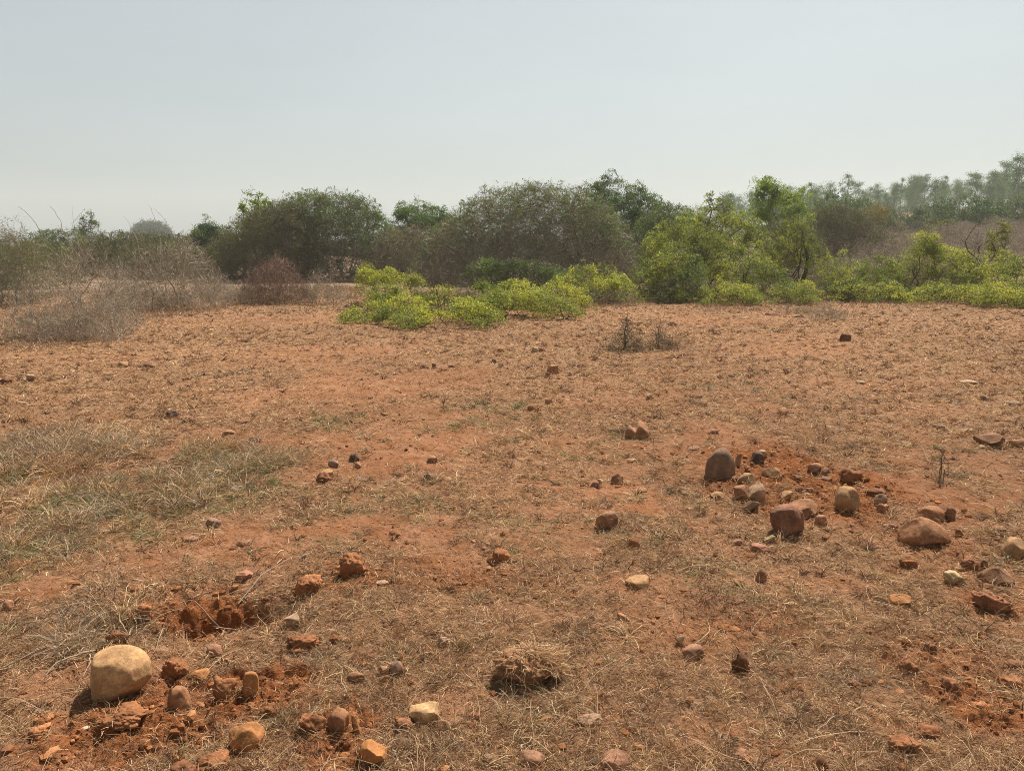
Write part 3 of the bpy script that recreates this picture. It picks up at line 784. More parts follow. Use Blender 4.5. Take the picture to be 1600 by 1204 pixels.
# ------------------------------------------------------------------ shrubs and trees
def attach(nodes, tips):
    out = np.zeros(len(tips), int)
    for i in range(0, len(tips), 500):
        d = tips[i:i + 500, None] - nodes[None]
        q = np.linalg.norm(d, axis=2) + 1.6 * np.maximum(-d[..., 2], 0)
        out[i:i + 500] = np.argmin(q, 1)
    return out

def poly(A, B, k, wob=.10, arch=.08):
    n = len(A); t = np.linspace(0, 1, k)
    D = B - A; L = np.linalg.norm(D, axis=1)
    P = A[:, None] + D[:, None] * t[None, :, None]
    env = np.sin(PI * t)
    P[..., 2] += arch * L[:, None] * env[None] * R.uniform(-.3, 1.2, (n, 1))
    P[:, 1:-1] += R.normal(0, 1, (n, k - 2, 3)) * (wob * L)[:, None, None]
    return P

def shrub(name, label, cat, prof, by=None, dist=None, ry=None, group=None, area=None,
          twig=(.15, .118, .088), twig2=None, leaf=(.085, .10, .04), leaf2=None, leafw=.3,
          ls=.045, nl=1100, n3=55, n4=330, top=0.0, low=0.0, aspect=.45, thick=1.0, flatlv=.45, stems=None, basespan=.7, twiglen=.28, lvl='foliage',
          shell=.5, shoots=3.0, lump=.3, up=.2, extra=None, gap=0.0, lumps=1.0, dense=.6, clump=1.6, cmin=.3, bough=1.0, pale=0.0, dusty=.06, spray=0.0, per=45, low_w=.12, under=.22):
    """a many-stemmed thorn shrub; prof = [(px, top px)...] along its outline"""
    px = np.array([p[0] for p in prof], float); pt = np.array([p[1] for p in prof], float)
    cxp = .5 * (px[0] + px[-1])
    if dist is None:
        g0 = ground(cxp, by); wid = (px[-1] - px[0]) / F * g0[1]
        if ry is None: ry = min(max(.38 * wid, .25), 2.4)
        yc = g0[1] + ry * .75
    else:
        wid = (px[-1] - px[0]) / F * dist
        if ry is None: ry = min(max(.38 * wid, .25), 2.4)
        yc = dist
    X = np.array([at_y(a, b, yc)[0] for a, b in prof]); Zt = np.array([at_y(a, b, yc)[2] for a, b in prof])
    xc = .5 * (X[0] + X[-1]); hw = .5 * (X[-1] - X[0]); zc = H1(xc, yc)
    X = X - xc; Zt = np.maximum(Zt - zc, .05)
    o = empty(name, (xc, yc, zc), label, cat, group)
    hmax = Zt.max(); A = 2 * hw * Zt.mean()
    A = min(A, area) if area else A
    s_off = R.uniform(0, 100)
    def top_at(x, y):
        h = np.interp(x, X, Zt)
        v = np.clip(np.abs(y) / ry, 0, 1)
        edge = np.clip((hw - np.abs(x)) / (.16 * hw), 0, 1)
        h = h * np.sqrt(np.maximum(1 - v ** 2.2, 0.0)) * (.35 + .65 * edge ** .35)
        return h * (1 - lump * .5 + lump * fbm2(x * 1.1 / lumps + s_off, y * 1.1 / lumps + s_off, 5, 2))
    def sample(n, sh):
        out = np.zeros((0, 3))
        while len(out) < n:
            m = n * 3
            x = R.uniform(-hw, hw, m); y = R.uniform(-ry, ry, m)
            h = top_at(x, y)
            k = R.random(m) * hmax < h
            x, y, h = x[k], y[k], h[k]
            z = h * R.random(len(x)) ** np.where(R.random(len(x)) < .55, sh, 1.1)
            if gap:
                kk = noise3(np.stack([x, y, z], 1) * (1.8 / max(hmax, .4)) * 2 + s_off, 9) > gap * .55
                x, y, z = x[kk], y[kk], z[kk]
            if low:
                kk = (z > low * hmax) | (R.random(len(x)) < .12); x, y, z = x[kk], y[kk], z[kk]
            out = np.concatenate([out, np.stack([x, y, np.maximum(z, .03)], 1)])
        return out[:n]
    def gz(p):
        return H(p[:, 0] + xc, p[:, 1] + yc) - zc
    c1 = np.array(twig); c2 = np.array(twig2 if twig2 else [v * 1.7 for v in twig])
    def tc(n):
        t = R.random((n, 1)) ** 2
        return (c1 * (1 - t) + c2 * t) * R.uniform(.75, 1.25, (n, 1))
    ls = max(ls, .0017 * yc) if yc > 9 else ls
    tw_min = .00017 * yc if yc > 9 else 0
    if stems and stems <= 6: basespan = 0.0
    n1 = stems or int(np.clip(5 + 1.2 * A, 5, 34))
    b = np.stack([R.uniform(-hw, hw, n1) * basespan, R.uniform(-ry, ry, n1) * basespan, np.zeros(n1)], 1); b[:, 2] = gz(b) - .04
    t1 = sample(n1 * 4, .8); t1[:, 2] = np.maximum(t1[:, 2], .3 * hmax * R.random(len(t1)))
    j = np.array([np.argmin(np.hypot(*(t1[:, :2] - b[i, :2]).T) + R.random(len(t1)) * hw * .5) for i in range(n1)])
    P1 = poly(b, t1[j], 7, .05, .05)
    G = Geo(); sc = thick * (.6 + .25 * hmax) * min(1, hmax / .8) ** .6
    G.tubes(P1, sc * np.linspace(.020, .009, 7)[None] * R.uniform(.7, 1.3, (n1, 1)), tc(n1), 5)
    nodes = P1[:, 2:].reshape(-1, 3)
    n2 = int(max(14, 7 * A)); t2 = sample(n2, .7); a = attach(nodes, t2); P2 = poly(nodes[a], t2, 6, .06, .10)
    G.tubes(P2, sc * np.linspace(.008, .0045, 6)[None] * R.uniform(.7, 1.3, (n2, 1)), tc(n2), 4)
    nodes2 = np.concatenate([P2[:, 2:].reshape(-1, 3), nodes[::2]])
    m3 = int(max(40, n3 * A)); t3 = sample(m3, shell); a = attach(nodes2, t3); P3 = poly(nodes2[a], t3, 5, .07, .10)
    C3 = tc(m3); pk = (R.random(m3) < pale)[:, None]; C3 = np.where(pk, c2 * R.uniform(.7, 1.25, (m3, 1)), C3)
    G.tubes(P3, np.maximum(sc * np.linspace(.0045, .0022, 5)[None], tw_min) * bough * R.uniform(.5, 1.5, (m3, 1)), C3, 3)
    nodes3 = P3[:, 1:].reshape(-1, 3)
    m4 = int(n4 * A); a = R.integers(0, len(nodes3), m4)
    D = norm(R.normal(size=(m4, 3)) + norm(nodes3[a] - np.array([0, 0, .3 * hmax])) * .4 + np.array([0, 0, up]))
    Lw = twiglen * R.uniform(.35, 1.25, m4) * (.55 + .2 * min(hmax, 2.5))
    if dense and not low:
        kk = R.random(m4) < dense; S0 = sample(int(kk.sum()), .8); st0 = nodes3[a]; st0[kk] = S0
    else: st0 = nodes3[a]
    P4 = poly(st0, st0 + D * Lw[:, None], 4, .08, .0)
    P4[..., 2] = np.maximum(P4[..., 2], .01)
    G.ribbons(P4, np.maximum(sc * .0032, tw_min) * R.uniform(.65, 1.3, m4), tc(m4))
    nsh = int(shoots * A * min(1.0, 2.2 / max(hmax, .5)) + 2)
    s5 = sample(nsh, .06); d5 = norm(np.stack([s5[:, 0] * .5 / hw, s5[:, 1] * .5 / ry, np.full(nsh, .9)], 1) + R.normal(0, .45, (nsh, 3)))
    P5 = poly(nodes3[attach(nodes3, s5)], s5 + d5 * (R.uniform(.02, .10, nsh) * hmax)[:, None], 6, .04, -.05)
    G.tubes(P5, np.maximum(sc * np.linspace(.004, .002, 6)[None], tw_min) * np.ones((nsh, 1)), tc(nsh), 3)
    if extra:
        for (pts, r0) in extra:
            Q = np.array([at_y(u, v, yc) for u, v in pts]) - np.array([xc, yc, zc])
            allp = P1.reshape(-1, 3); Q[0] = allp[np.argmin(np.linalg.norm(allp - Q[0], axis=1))]
            k = 9; tt = np.linspace(0, 1, k); src = np.linspace(0, 1, len(Q))
            Qs = np.stack([np.interp(tt, src, Q[:, i]) for i in range(3)], 1)
            Qs[1:-1] += R.normal(0, .012, (k - 2, 3))
            G.tubes(Qs[None], np.linspace(r0, r0 * .4, k)[None], tc(1), 5)
    link('branches', G.mesh('branches'), M_TWIG, o)
    m5 = int(nl * A)
    if m5:
        G = Geo()
        pool = np.concatenate([P4[:, 1:].reshape(-1, 3), P3[:, 2:].reshape(-1, 3), np.repeat(P5[:, 2:].reshape(-1, 3), 3, 0)])
        hh = np.maximum(top_at(pool[:, 0], pool[:, 1]), .05); rel = np.clip(pool[:, 2] / hh, 0, 1.2)
        w = np.where(rel > top, 1.0, under) * (cmin + sstep(.36, .60, .6 * noise3(pool * clump / lumps + s_off, 13) + .4 * noise3(pool * clump * 2.3 / lumps + s_off, 14)))
        a = R.choice(len(pool), m5, p=w / w.sum())
        P = pool[a] + R.normal(0, ls * .9, (m5, 3))
        if spray:
            nc = max(int(m5 / per), 12); relp = rel[a]
            cc = R.choice(len(pool), nc, p=(w * (low_w + np.clip(rel, 0, 1) ** 1.4)) / (w * (low_w + np.clip(rel, 0, 1) ** 1.4)).sum())
            cid = R.integers(0, nc, m5); sr = spray * R.uniform(.55, 1.4, nc)[cid]; th = R.uniform(0, 2 * PI, m5); q = np.sqrt(R.random(m5)) * sr
            tx, ty = R.normal(0, .22, nc)[cid], R.normal(0, .22, nc)[cid]
            dx, dy = q * np.cos(th), q * np.sin(th)
            Ps = pool[cc][cid] + np.stack([dx, dy, dx * tx + dy * ty - .35 * q * q / spray + R.normal(0, .16 * spray, m5)], 1)
            kk = R.random(m5) < .84; P[kk] = Ps[kk]; P[:, 2] = np.clip(P[:, 2], .02, top_at(P[:, 0], P[:, 1]) * 1.04 + .06)
        D = norm(R.normal(size=(m5, 3)) + np.array([0, 0, .25])); Nn = norm(R.normal(size=(m5, 3)) + np.array([0, 0, flatlv * 3]))
        l1 = np.array(leaf); l2 = np.array(leaf2 if leaf2 else [v * 1.5 for v in leaf])
        mixv = sstep(.38, .68, noise3(P * 1.3 / lumps + s_off + 31, 17) * .7 + .3 * R.random(m5))[:, None] * (leafw * 2)
        mixv = np.clip(mixv, 0, 1)
        C = (l1 * (1 - mixv) + l2 * mixv) * R.uniform(.7, 1.3, (m5, 1))
        dry = R.random(m5) < dusty; C[dry] = np.array([.15, .115, .06]) * R.uniform(.6, 1.4, (int(dry.sum()), 1))
        G.leaves(P, ls * R.uniform(.6, 1.35, m5), D, Nn, C, aspect)
        link(lvl, G.mesh(lvl), M_LEAF, o)
    return o

THORN = dict(leaf=(.115, .13, .048), leaf2=(.21, .235, .07), nl=3600, ls=.055, n3=95, n4=1500, clump=2.0, cmin=.3, dense=.75, lump=.18, bough=2.0, pale=.5, spray=.07, per=12)
GREEN_B = dict(leaf=(.065, .105, .03), leaf2=(.13, .19, .045), nl=5000, ls=.06, n3=60, n4=400, leafw=.5, clump=1.8, cmin=.15, dense=.4, spray=.22)
BRIGHT = dict(dusty=.10, leaf=(.175, .215, .036), leaf2=(.42, .415, .06), nl=9500, ls=.042, n3=90, n4=380, leafw=.5, twig=(.085, .062, .042), top=.0, low_w=.35, lump=.7, aspect=.5, flatlv=.8, shell=.35, dense=.35, clump=2.4, cmin=.25, spray=.13)
MIDG = dict(leaf=(.135, .165, .034), leaf2=(.31, .33, .052), nl=4800, ls=.055, n3=70, n4=360, leafw=.5, lump=.6, dense=.3, clump=1.8, cmin=.2, spray=.15, twig=(.10, .078, .055))
DRY = dict(up=1.2, shoots=9.0, nl=0, twig=(.275, .228, .17), twig2=(.53, .455, .35), n3=190, n4=2100, thick=.65, lump=.8, gap=.3)
RUST = dict(up=1.1, shoots=14.0, lump=.6, gap=.12, nl=0, twig=(.19, .125, .092), twig2=(.40, .29, .215), n3=200, n4=4000, thick=.6)

# --- left side
shrub('thorn_shrub', 'thin grey green thorny shrub cut by the left edge of the clearing', 'shrub', [(-60, 400), (-20, 352), (25, 350), (60, 385), (70, 430)], by=478,
      leaf=(.13, .14, .06), leaf2=(.2, .2, .09), nl=3500, ls=.03, n3=110, n4=1100, twig=(.2, .17, .13), up=.6)
shrub('thorn_shrub', 'sunlit grey green bush behind the dry twigs at the left edge', 'shrub', [(-40, 400), (10, 372), (60, 370), (110, 400), (120, 420)], by=452,
      leaf=(.12, .14, .05), leaf2=(.19, .21, .07), nl=4200, ls=.04, n3=60, n4=600, up=.5)
shrub('dry_shrub', 'big leafless grey shrub with a dark forked stem at the left', 'shrub', [(35, 470), (60, 425), (100, 392), (140, 385), (175, 400), (205, 450), (215, 480)], by=530, ry=.8,
      extra=[([(112, 505), (104, 470), (118, 425), (140, 395)], .016), ([(112, 505), (120, 470), (150, 430), (165, 405)], .012),
             ([(118, 440), (75, 385), (55, 345), (28, 322)], .0075), ([(125, 425), (105, 380), (92, 340), (78, 322)], .007), ([(130, 430), (118, 370), (114, 322)], .005),
             ([(130, 420), (112, 350), (130, 330)], .005), ([(120, 430), (190, 420), (225, 440)], .009), ([(118, 430), (160, 440), (168, 412)], .008)], **DRY)
shrub('dry_shrub', 'low dead twig mound in front of the forked grey shrub', 'shrub', [(60, 510), (90, 480), (140, 462), (180, 478), (205, 520)], by=536, ry=.5, **DRY)
shrub('dry_shrub', 'low flattened dead brush at the left edge of the clearing', 'shrub', [(-30, 505), (20, 488), (60, 490), (100, 510)], by=538, ry=.5, **DRY)
shrub('dry_shrub', 'leafless grey brown shrub with long arching whips', 'shrub', [(180, 455), (205, 410), (240, 385), (285, 380), (320, 400), (350, 440), (365, 465)], by=486, ry=1.0,
      extra=[([(275, 478), (272, 450), (255, 420), (250, 400)], .02), ([(272, 450), (285, 420), (300, 395)], .013), ([(230, 470), (222, 400), (205, 350), (192, 338)], .007),
             ([(262, 430), (252, 380), (240, 335), (232, 320)], .007), ([(268, 430), (275, 385), (255, 340), (240, 324)], .006), ([(290, 440), (296, 400), (282, 375)], .009),
             ([(165, 470), (195, 460), (197, 420)], .009)],
      nl=60, leaf=(.14, .12, .06), ls=.04, **{k: v for k, v in DRY.items() if k != 'nl'})
shrub('dry_shrub', 'sparse dry brush between the whip shrub and the forked shrub', 'shrub', [(150, 470), (175, 430), (200, 420), (225, 450), (235, 480)], by=492, ry=.5, **DRY)
shrub('dry_shrub', 'low pale dry brush right of the whip shrub', 'shrub', [(300, 450), (330, 425), (365, 432), (395, 455)], by=470, ry=.6, **DRY)
shrub('dead_shrub', 'reddish brown dead shrub heap with bleached sticks', 'shrub', [(380, 455), (400, 415), (430, 400), (455, 412), (475, 440), (490, 462)], by=475, ry=.8,
      extra=[([(470, 465), (480, 435), (488, 410)], .012), ([(400, 440), (440, 432), (480, 436)], .012), ([(495, 440), (505, 430), (512, 440)], .010), ([(440, 470), (430, 430), (437, 402)], .012)], **RUST)
shrub('dry_shrub', 'faded brown brush fringe right of the reddish dead shrub', 'shrub', [(470, 455), (500, 425), (530, 440), (545, 465)], by=476, ry=.5, **DRY)
shrub('dry_shrub', 'faded brown brush fringe left of the reddish dead shrub', 'shrub', [(345, 465), (372, 440), (395, 450), (410, 470)], by=476, ry=.4, **DRY)
# --- left background
shrub('green_bush', 'dark flat-topped green bush far behind the forked grey shrub', 'bush', [(30, 385), (55, 362), (90, 360), (125, 363), (150, 385)], dist=44, **{**GREEN_B, 'nl': 2400, 'ls': .08})
shrub('green_bush', 'olive bush behind the arching whips', 'bush', [(100, 395), (140, 372), (180, 362), (230, 366), (275, 365), (310, 390)], dist=38, **{**THORN, 'nl': 2200, 'ls': .07, 'leaf': (.09, .12, .04)})
shrub('green_bush', 'dark olive thicket low behind the whip shrub', 'bush', [(170, 420), (210, 385), (260, 375), (310, 385), (360, 410)], dist=34, **THORN)
shrub('green_bush', 'deep green rounded bush left of the big thickets', 'bush', [(275, 395), (295, 358), (325, 346), (355, 355), (380, 385)], dist=40, **{**GREEN_B, 'ls': .075, 'leaf': (.04, .075, .025)})
shrub('small_tree', 'slim green young tree rising over the left bushes', 'tree', [(112, 375), (120, 345), (138, 334), (152, 345), (160, 372)], dist=46, stems=3, basespan=.1, gap=.5, **{**GREEN_B, 'ls': .09, 'nl': 900})
shrub('far_tree', 'distant blue grey dome-crowned tree on the left skyline', 'tree', [(205, 362), (215, 351), (237, 346), (255, 350), (267, 362)], dist=260, ry=5, stems=3, basespan=.1,
      n3=12, n4=40, nl=260, ls=.5, leaf=(.05, .065, .035), leaf2=(.07, .09, .045), low=.15)
# --- middle thickets
shrub('thorn_thicket', 'dark grey green thorn thicket at the left end of the row', 'thicket', [(318, 415), (345, 365), (385, 335), (420, 312), (455, 310), (480, 330), (500, 380)], by=440, ry=2.2, **{**THORN, 'nl': 3600})
shrub('thorn_thicket', 'broad dark thorn thicket with green crest left of centre', 'thicket', [(425, 390), (440, 320), (470, 296), (505, 300), (540, 298), (580, 308), (610, 345), (640, 380), (650, 420)], by=438, ry=2.4, top=.55,
      **{**THORN, 'nl': 3600, 'twig': (.155, .125, .095), 'twig2': (.34, .28, .21), 'leaf': (.085, .145, .036), 'leaf2': (.175, .25, .058)})
shrub('leafy_sapling', 'bright green leafy shoot sticking up from the left thicket', 'tree', [(374, 330), (378, 287), (392, 290), (410, 300), (425, 318), (440, 345)], dist=35.5, ry=1.0, stems=7, basespan=.4,
      leaf=(.17, .25, .04), leaf2=(.28, .34, .06), nl=1500, ls=.11, n3=24, n4=40, top=.35, low=.3, aspect=.6, gap=.12, dense=0, clump=2.0, cmin=.08, lump=.5, spray=.2, per=30)
shrub('green_bush', 'fresh green bush rising between the two thickets', 'bush', [(600, 365), (625, 325), (655, 310), (690, 318), (715, 345), (730, 375)], dist=42, ry=1.8, top=.3, **{**GREEN_B, 'leaf': (.07, .13, .03), 'leaf2': (.13, .21, .045)})
shrub('thorn_thicket', 'low brown twiggy thicket joining the two big ones', 'thicket', [(560, 420), (590, 372), (630, 352), (680, 350), (720, 370), (735, 415)], by=441, ry=1.6, **{**THORN, 'nl': 1300, 'n4': 1800, 'twig': (.22, .175, .13), 'twig2': (.38, .31, .24)})
shrub('thorn_thicket', 'largest dome of grey brown thorn twigs with a green crown', 'thicket', [(640, 410), (680, 355), (715, 325), (755, 296), (800, 282), (850, 286), (900, 294), (945, 310), (980, 350), (1005, 410)], by=446, ry=2.4, top=.6, under=.2,
      extra=[([(815, 430), (850, 400), (870, 370)], .02), ([(940, 425), (952, 395), (962, 374)], .02), ([(730, 395), (770, 360), (830, 345)], .02), ([(800, 400), (850, 345), (905, 325)], .02), ([(805, 440), (815, 418), (860, 412)], .018), ([(760, 385), (815, 342), (850, 330)], .018), ([(850, 415), (930, 380), (975, 375)], .018)],
      **{**THORN, 'nl': 2500, 'n4': 1900, 'pale': .6, 'twig': (.20, .165, .125), 'twig2': (.46, .385, .295), 'leaf': (.085, .145, .036), 'leaf2': (.185, .26, .058)})
shrub('green_tree', 'dark green tree topping the right shoulder of the largest thicket', 'tree', [(880, 335), (905, 296), (945, 282), (972, 276), (1000, 290), (1028, 305), (1045, 340)], dist=38, ry=2.2, lump=.3,
      **{**GREEN_B, 'nl': 3800, 'leaf': (.05, .10, .028), 'leaf2': (.10, .17, .04), 'ls': .07})
shrub('small_tree', 'loose wispy green tree right of the dark green tree', 'tree', [(990, 355), (1015, 315), (1042, 300), (1065, 318), (1090, 335), (1110, 365)], dist=32, ry=1.4, gap=.2, stems=8, basespan=.5,
      **{**GREEN_B, 'nl': 2400, 'leaf': (.075, .125, .035), 'leaf2': (.15, .21, .05)})
# --- bright green shrubs in front
shrub('bright_shrub', 'yellow green shrub at the left end of the low green clump', 'bush', [(555, 450), (568, 418), (600, 412), (640, 424), (665, 440), (690, 465)], by=478, ry=.9, **BRIGHT)
shrub('bright_shrub', 'lowest yellow green spray trailing on the ground at the clump’s left tip', 'bush', [(522, 496), (545, 478), (590, 470), (630, 478), (660, 496)], by=506, ry=.7, **BRIGHT)
shrub('bright_shrub', 'yellow green shrub at the front middle of the low clump', 'bush', [(610, 500), (640, 478), (690, 470), (730, 466), (770, 478), (790, 500)], by=514, ry=.8, **BRIGHT)
shrub('bright_shrub', 'wide yellow green shrub at the clump’s right front', 'bush', [(730, 490), (760, 452), (800, 440), (850, 447), (890, 465), (918, 488)], by=500, ry=.9, **BRIGHT)
shrub('bare_shrub', 'grey bare shrub with dark stem standing inside the green clump', 'shrub', [(635, 460), (655, 415), (685, 395), (715, 405), (740, 440), (752, 470)], by=490, ry=.6, stems=3, basespan=.15,
      extra=[([(690, 485), (683, 450), (670, 430), (660, 415)], .016), ([(684, 450), (700, 425), (715, 408)], .011), ([(658, 470), (655, 440), (650, 400)], .006)], **{**DRY, 'twig': (.15, .12, .09), 'twig2': (.28, .22, .17), 'n4': 800, 'dense': .1})
shrub('bright_shrub', 'olive green shrub in the middle of the low clump', 'bush', [(690, 470), (720, 445), (760, 432), (800, 438), (825, 465)], by=482, ry=.8, **{**MIDG, 'top': .3})
shrub('bright_shrub', 'yellow green shrub left of the bare gap in the hedge', 'bush', [(840, 455), (870, 425), (910, 418), (955, 425), (985, 440), (1000, 462)], by=474, ry=1.0, **BRIGHT)
shrub('thorn_shrub', 'dull grey green mound between green clump and bare gap', 'shrub', [(890, 468), (920, 452), (960, 450), (990, 458), (1000, 470)], by=478, ry=.6, **{**THORN, 'nl': 4500, 'ls': .035})
shrub('green_bush', 'dark leafy undergrowth in front of the largest thicket', 'bush', [(715, 435), (740, 408), (780, 402), (830, 408), (880, 415), (900, 440)], by=452, ry=.9, **{**GREEN_B, 'leaf': (.05, .075, .025)})
for (a, b, t, by_, lab) in [(560, 640, 440, 488, 'yellow green shrub filling the back left of the low clump'), (640, 730, 448, 494, 'yellow green shrub round the foot of the bare grey shrub'),
        (590, 680, 462, 500, 'yellow green shrub at the front left of the low clump'), (770, 870, 430, 484, 'yellow green shrub at the back right of the low clump'),
        (690, 790, 455, 505, 'yellow green shrub in the very middle of the low clump'), (820, 930, 442, 486, 'yellow green shrub at the right tip of the low clump'),
        (900, 1000, 428, 470, 'yellow green shrub joining the low clump to the hedge'), (545, 610, 470, 500, 'small yellow green shrub above the trailing left tip')]:
    m_ = (a + b) / 2; w_ = b - a
    shrub('bright_shrub', lab, 'bush', [(a, by_ - 14), (a + .25 * w_, t + 8), (m_, t), (b - .25 * w_, t + 6), (b, by_ - 12)], by=by_, ry=1.0, **BRIGHT)
# --- hedge on the right
shrub('green_bush', 'tall sunlit green bush at the left of the hedge', 'bush', [(985, 430), (1005, 375), (1035, 345), (1075, 335), (1110, 350), (1130, 400)], by=460, ry=1.6, **MIDG)
shrub('green_bush', 'tall open green bush with a leaning dark branch', 'bush', [(1060, 400), (1085, 335), (1120, 318), (1160, 322), (1190, 345), (1205, 395)], by=455, ry=1.5, gap=.35,
      extra=[([(1105, 440), (1120, 385), (1165, 350), (1185, 335)], .022)], **{**MIDG, 'nl': 4200})
shrub('green_bush', 'dense yellow green bush in the lower front left of the hedge', 'bush', [(985, 450), (1010, 405), (1050, 395), (1090, 410), (1110, 450)], by=470, ry=1.0, **{**BRIGHT, 'leaf': (.13, .18, .04)})
shrub('green_bush', 'dark shaded bush under the left of the hedge', 'bush', [(1005, 462), (1040, 440), (1080, 432), (1110, 445), (1120, 468)], by=474, ry=.8, **{**THORN, 'nl': 5000, 'leaf': (.06, .07, .03)})
shrub('bright_shrub', 'yellow green bush in the middle of the hedge', 'bush', [(1105, 440), (1130, 395), (1165, 378), (1200, 392), (1225, 415), (1240, 450)], by=466, ry=1.2, **{**BRIGHT, 'leaf': (.14, .19, .04)})
shrub('bright_shrub', 'bright low spray at the foot of the hedge right of the gap', 'bush', [(1092, 465), (1110, 445), (1145, 440), (1175, 450), (1195, 470)], by=478, ry=.7, **BRIGHT)
shrub('bright_shrub', 'low olive spray under the dark-stemmed tree', 'bush', [(1180, 470), (1205, 445), (1240, 440), (1265, 452), (1280, 472)], by=477, ry=.7, **{**BRIGHT, 'nl': 6000})
shrub('small_tree', 'little tree with an ivy-dark upright stem in the hedge', 'tree', [(1195, 405), (1215, 368), (1245, 360), (1275, 372), (1290, 400), (1295, 425)], by=462, ry=.9, stems=4, basespan=.12, low=.4,
      extra=[([(1258, 460), (1258, 430), (1262, 400), (1255, 375)], .075)], **{**MIDG, 'nl': 3500})
shrub('bright_shrub', 'long low glowing green bush right of the dark-stemmed tree', 'bush', [(1270, 440), (1300, 405), (1335, 398), (1370, 402), (1405, 420), (1420, 445)], by=468, ry=1.0, **BRIGHT)
shrub('green_bush', 'dark green skirt of leaves under the long low green bush', 'bush', [(1262, 455), (1300, 438), (1350, 432), (1400, 436), (1430, 455)], by=472, ry=.7, **{**GREEN_B, 'nl': 7000, 'ls': .04, 'leaf': (.055, .075, .025)})
shrub('bright_shrub', 'tallest glowing green bush with a pointed crest in the hedge', 'bush', [(1375, 430), (1400, 392), (1435, 364), (1465, 378), (1495, 388), (1520, 415), (1535, 450)], by=468, ry=1.3, **BRIGHT)
shrub('bright_shrub', 'low shadowy green spray beneath the pointed green bush', 'bush', [(1395, 465), (1430, 447), (1470, 443), (1500, 452), (1515, 470)], by=475, ry=.6, **{**BRIGHT, 'nl': 6000})
shrub('bright_shrub', 'green bush at the right end of the hedge', 'bush', [(1500, 455), (1525, 415), (1560, 398), (1600, 392), (1640, 400), (1670, 440)], by=474, ry=1.3, **BRIGHT)
shrub('bright_shrub', 'low green spray at the hedge’s right foot', 'bush', [(1508, 472), (1530, 452), (1570, 445), (1610, 450), (1650, 472)], by=482, ry=.7, **BRIGHT)
shrub('bare_tree', 'bent bare dark branch with a tuft of pale leaves', 'tree', [(1490, 405), (1500, 365), (1520, 350), (1545, 358), (1565, 380)], dist=21.5, ry=.5, stems=2, basespan=.05,
      nl=0, twig=(.08, .06, .05), twig2=(.14, .11, .09), n3=16, n4=30,
      extra=[([(1545, 440), (1535, 410), (1512, 392), (1508, 375), (1525, 352)], .022), ([(1530, 405), (1550, 388), (1575, 380)], .014)])
shrub('bright_shrub', 'pale green leafy spray hanging right of the bent branch', 'bush', [(1540, 378), (1550, 360), (1565, 357), (1580, 372)], dist=22.5, ry=.35, low=.5, stems=3, basespan=.3, gap=.6, **{**BRIGHT, 'n3': 50, 'nl': 2500})
for (a, b, t, by_) in [(1120, 1200, 446, 476), (1215, 1290, 444, 474), (1285, 1370, 440, 473), (1350, 1440, 444, 474), (1430, 1510, 440, 474), (1490, 1580, 446, 478), (1560, 1650, 440, 479), (1010, 1100, 446, 474)]:
    m_ = (a + b) / 2; w_ = b - a
    shrub('bright_shrub', 'low yellow green spray spreading along the foot of the right hedge', 'bush', [(a, by_ - 10), (a + .25 * w_, t + 8), (m_, t), (b - .25 * w_, t + 6), (b, by_ - 9)], by=by_, ry=.8, group='low sprays at the foot of the right hedge', **BRIGHT)
# --- behind the hedge
shrub('bright_tree', 'bright yellow green round tree above the hedge', 'tree', [(1168, 335), (1172, 290), (1190, 274), (1215, 278), (1245, 270), (1262, 288), (1268, 320), (1262, 345)], dist=33, ry=1.5, stems=7, basespan=.3, low=.12, lump=.35,
      leaf=(.15, .22, .035), leaf2=(.27, .34, .055), nl=2600, ls=.08, n3=40, n4=110, leafw=.5, spray=.2, cmin=.35, dense=0)
shrub('thorn_thicket', 'grey olive thicket sloping behind the hedge', 'thicket', [(1225, 370), (1250, 335), (1290, 318), (1330, 325), (1365, 345), (1390, 380)], dist=36, ry=2, **{**THORN, 'nl': 2400, 'leaf': (.09, .11, .045)})
shrub('thorn_thicket', 'grey bare-twigged thicket below the bright round tree', 'thicket', [(1185, 385), (1205, 350), (1235, 340), (1265, 350), (1290, 380)], dist=29, ry=1.4, **{**THORN, 'nl': 1800, 'leaf': (.10, .12, .05)})
shrub('orange_bush', 'domed dark bush tinged orange on its crown', 'bush', [(1322, 358), (1335, 330), (1358, 320), (1385, 328), (1398, 352)], dist=52, ry=2.0, twig=(.14, .115, .08), leaf=(.06, .085, .03), leaf2=(.19, .145, .04), top=.2, nl=2200, ls=.10, n3=24, n4=110, leafw=.55)
shrub('green_bush', 'long dark green hedge bush on the far slope', 'bush', [(1435, 345), (1450, 318), (1480, 309), (1520, 309), (1550, 316), (1565, 342)], dist=68, ry=3, nl=900, ls=.17, n3=12, n4=40, leaf=(.05, .085, .028), leaf2=(.09, .15, .04))
shrub('green_bush', 'dark green bush at the far slope’s right edge', 'bush', [(1545, 342), (1570, 312), (1600, 306), (1640, 312), (1660, 340)], dist=72, ry=3, nl=900, ls=.17, n3=12, n4=40, leaf=(.055, .085, .03), leaf2=(.10, .14, .045))
shrub('green_bush', 'small dark bush left of the long far hedge bush', 'bush', [(1405, 352), (1418, 332), (1438, 328), (1455, 348)], dist=60, ry=1.6, nl=1100, ls=.13, n3=14, n4=50, leaf=(.05, .075, .03))
shrub('green_bush', 'broad green scrub far behind the bright round tree', 'bush', [(1255, 335), (1275, 312), (1310, 305), (1345, 312), (1365, 332)], dist=60, ry=3, nl=900, ls=.16, n3=12, n4=40, leaf=(.07, .11, .035), leaf2=(.12, .17, .05))
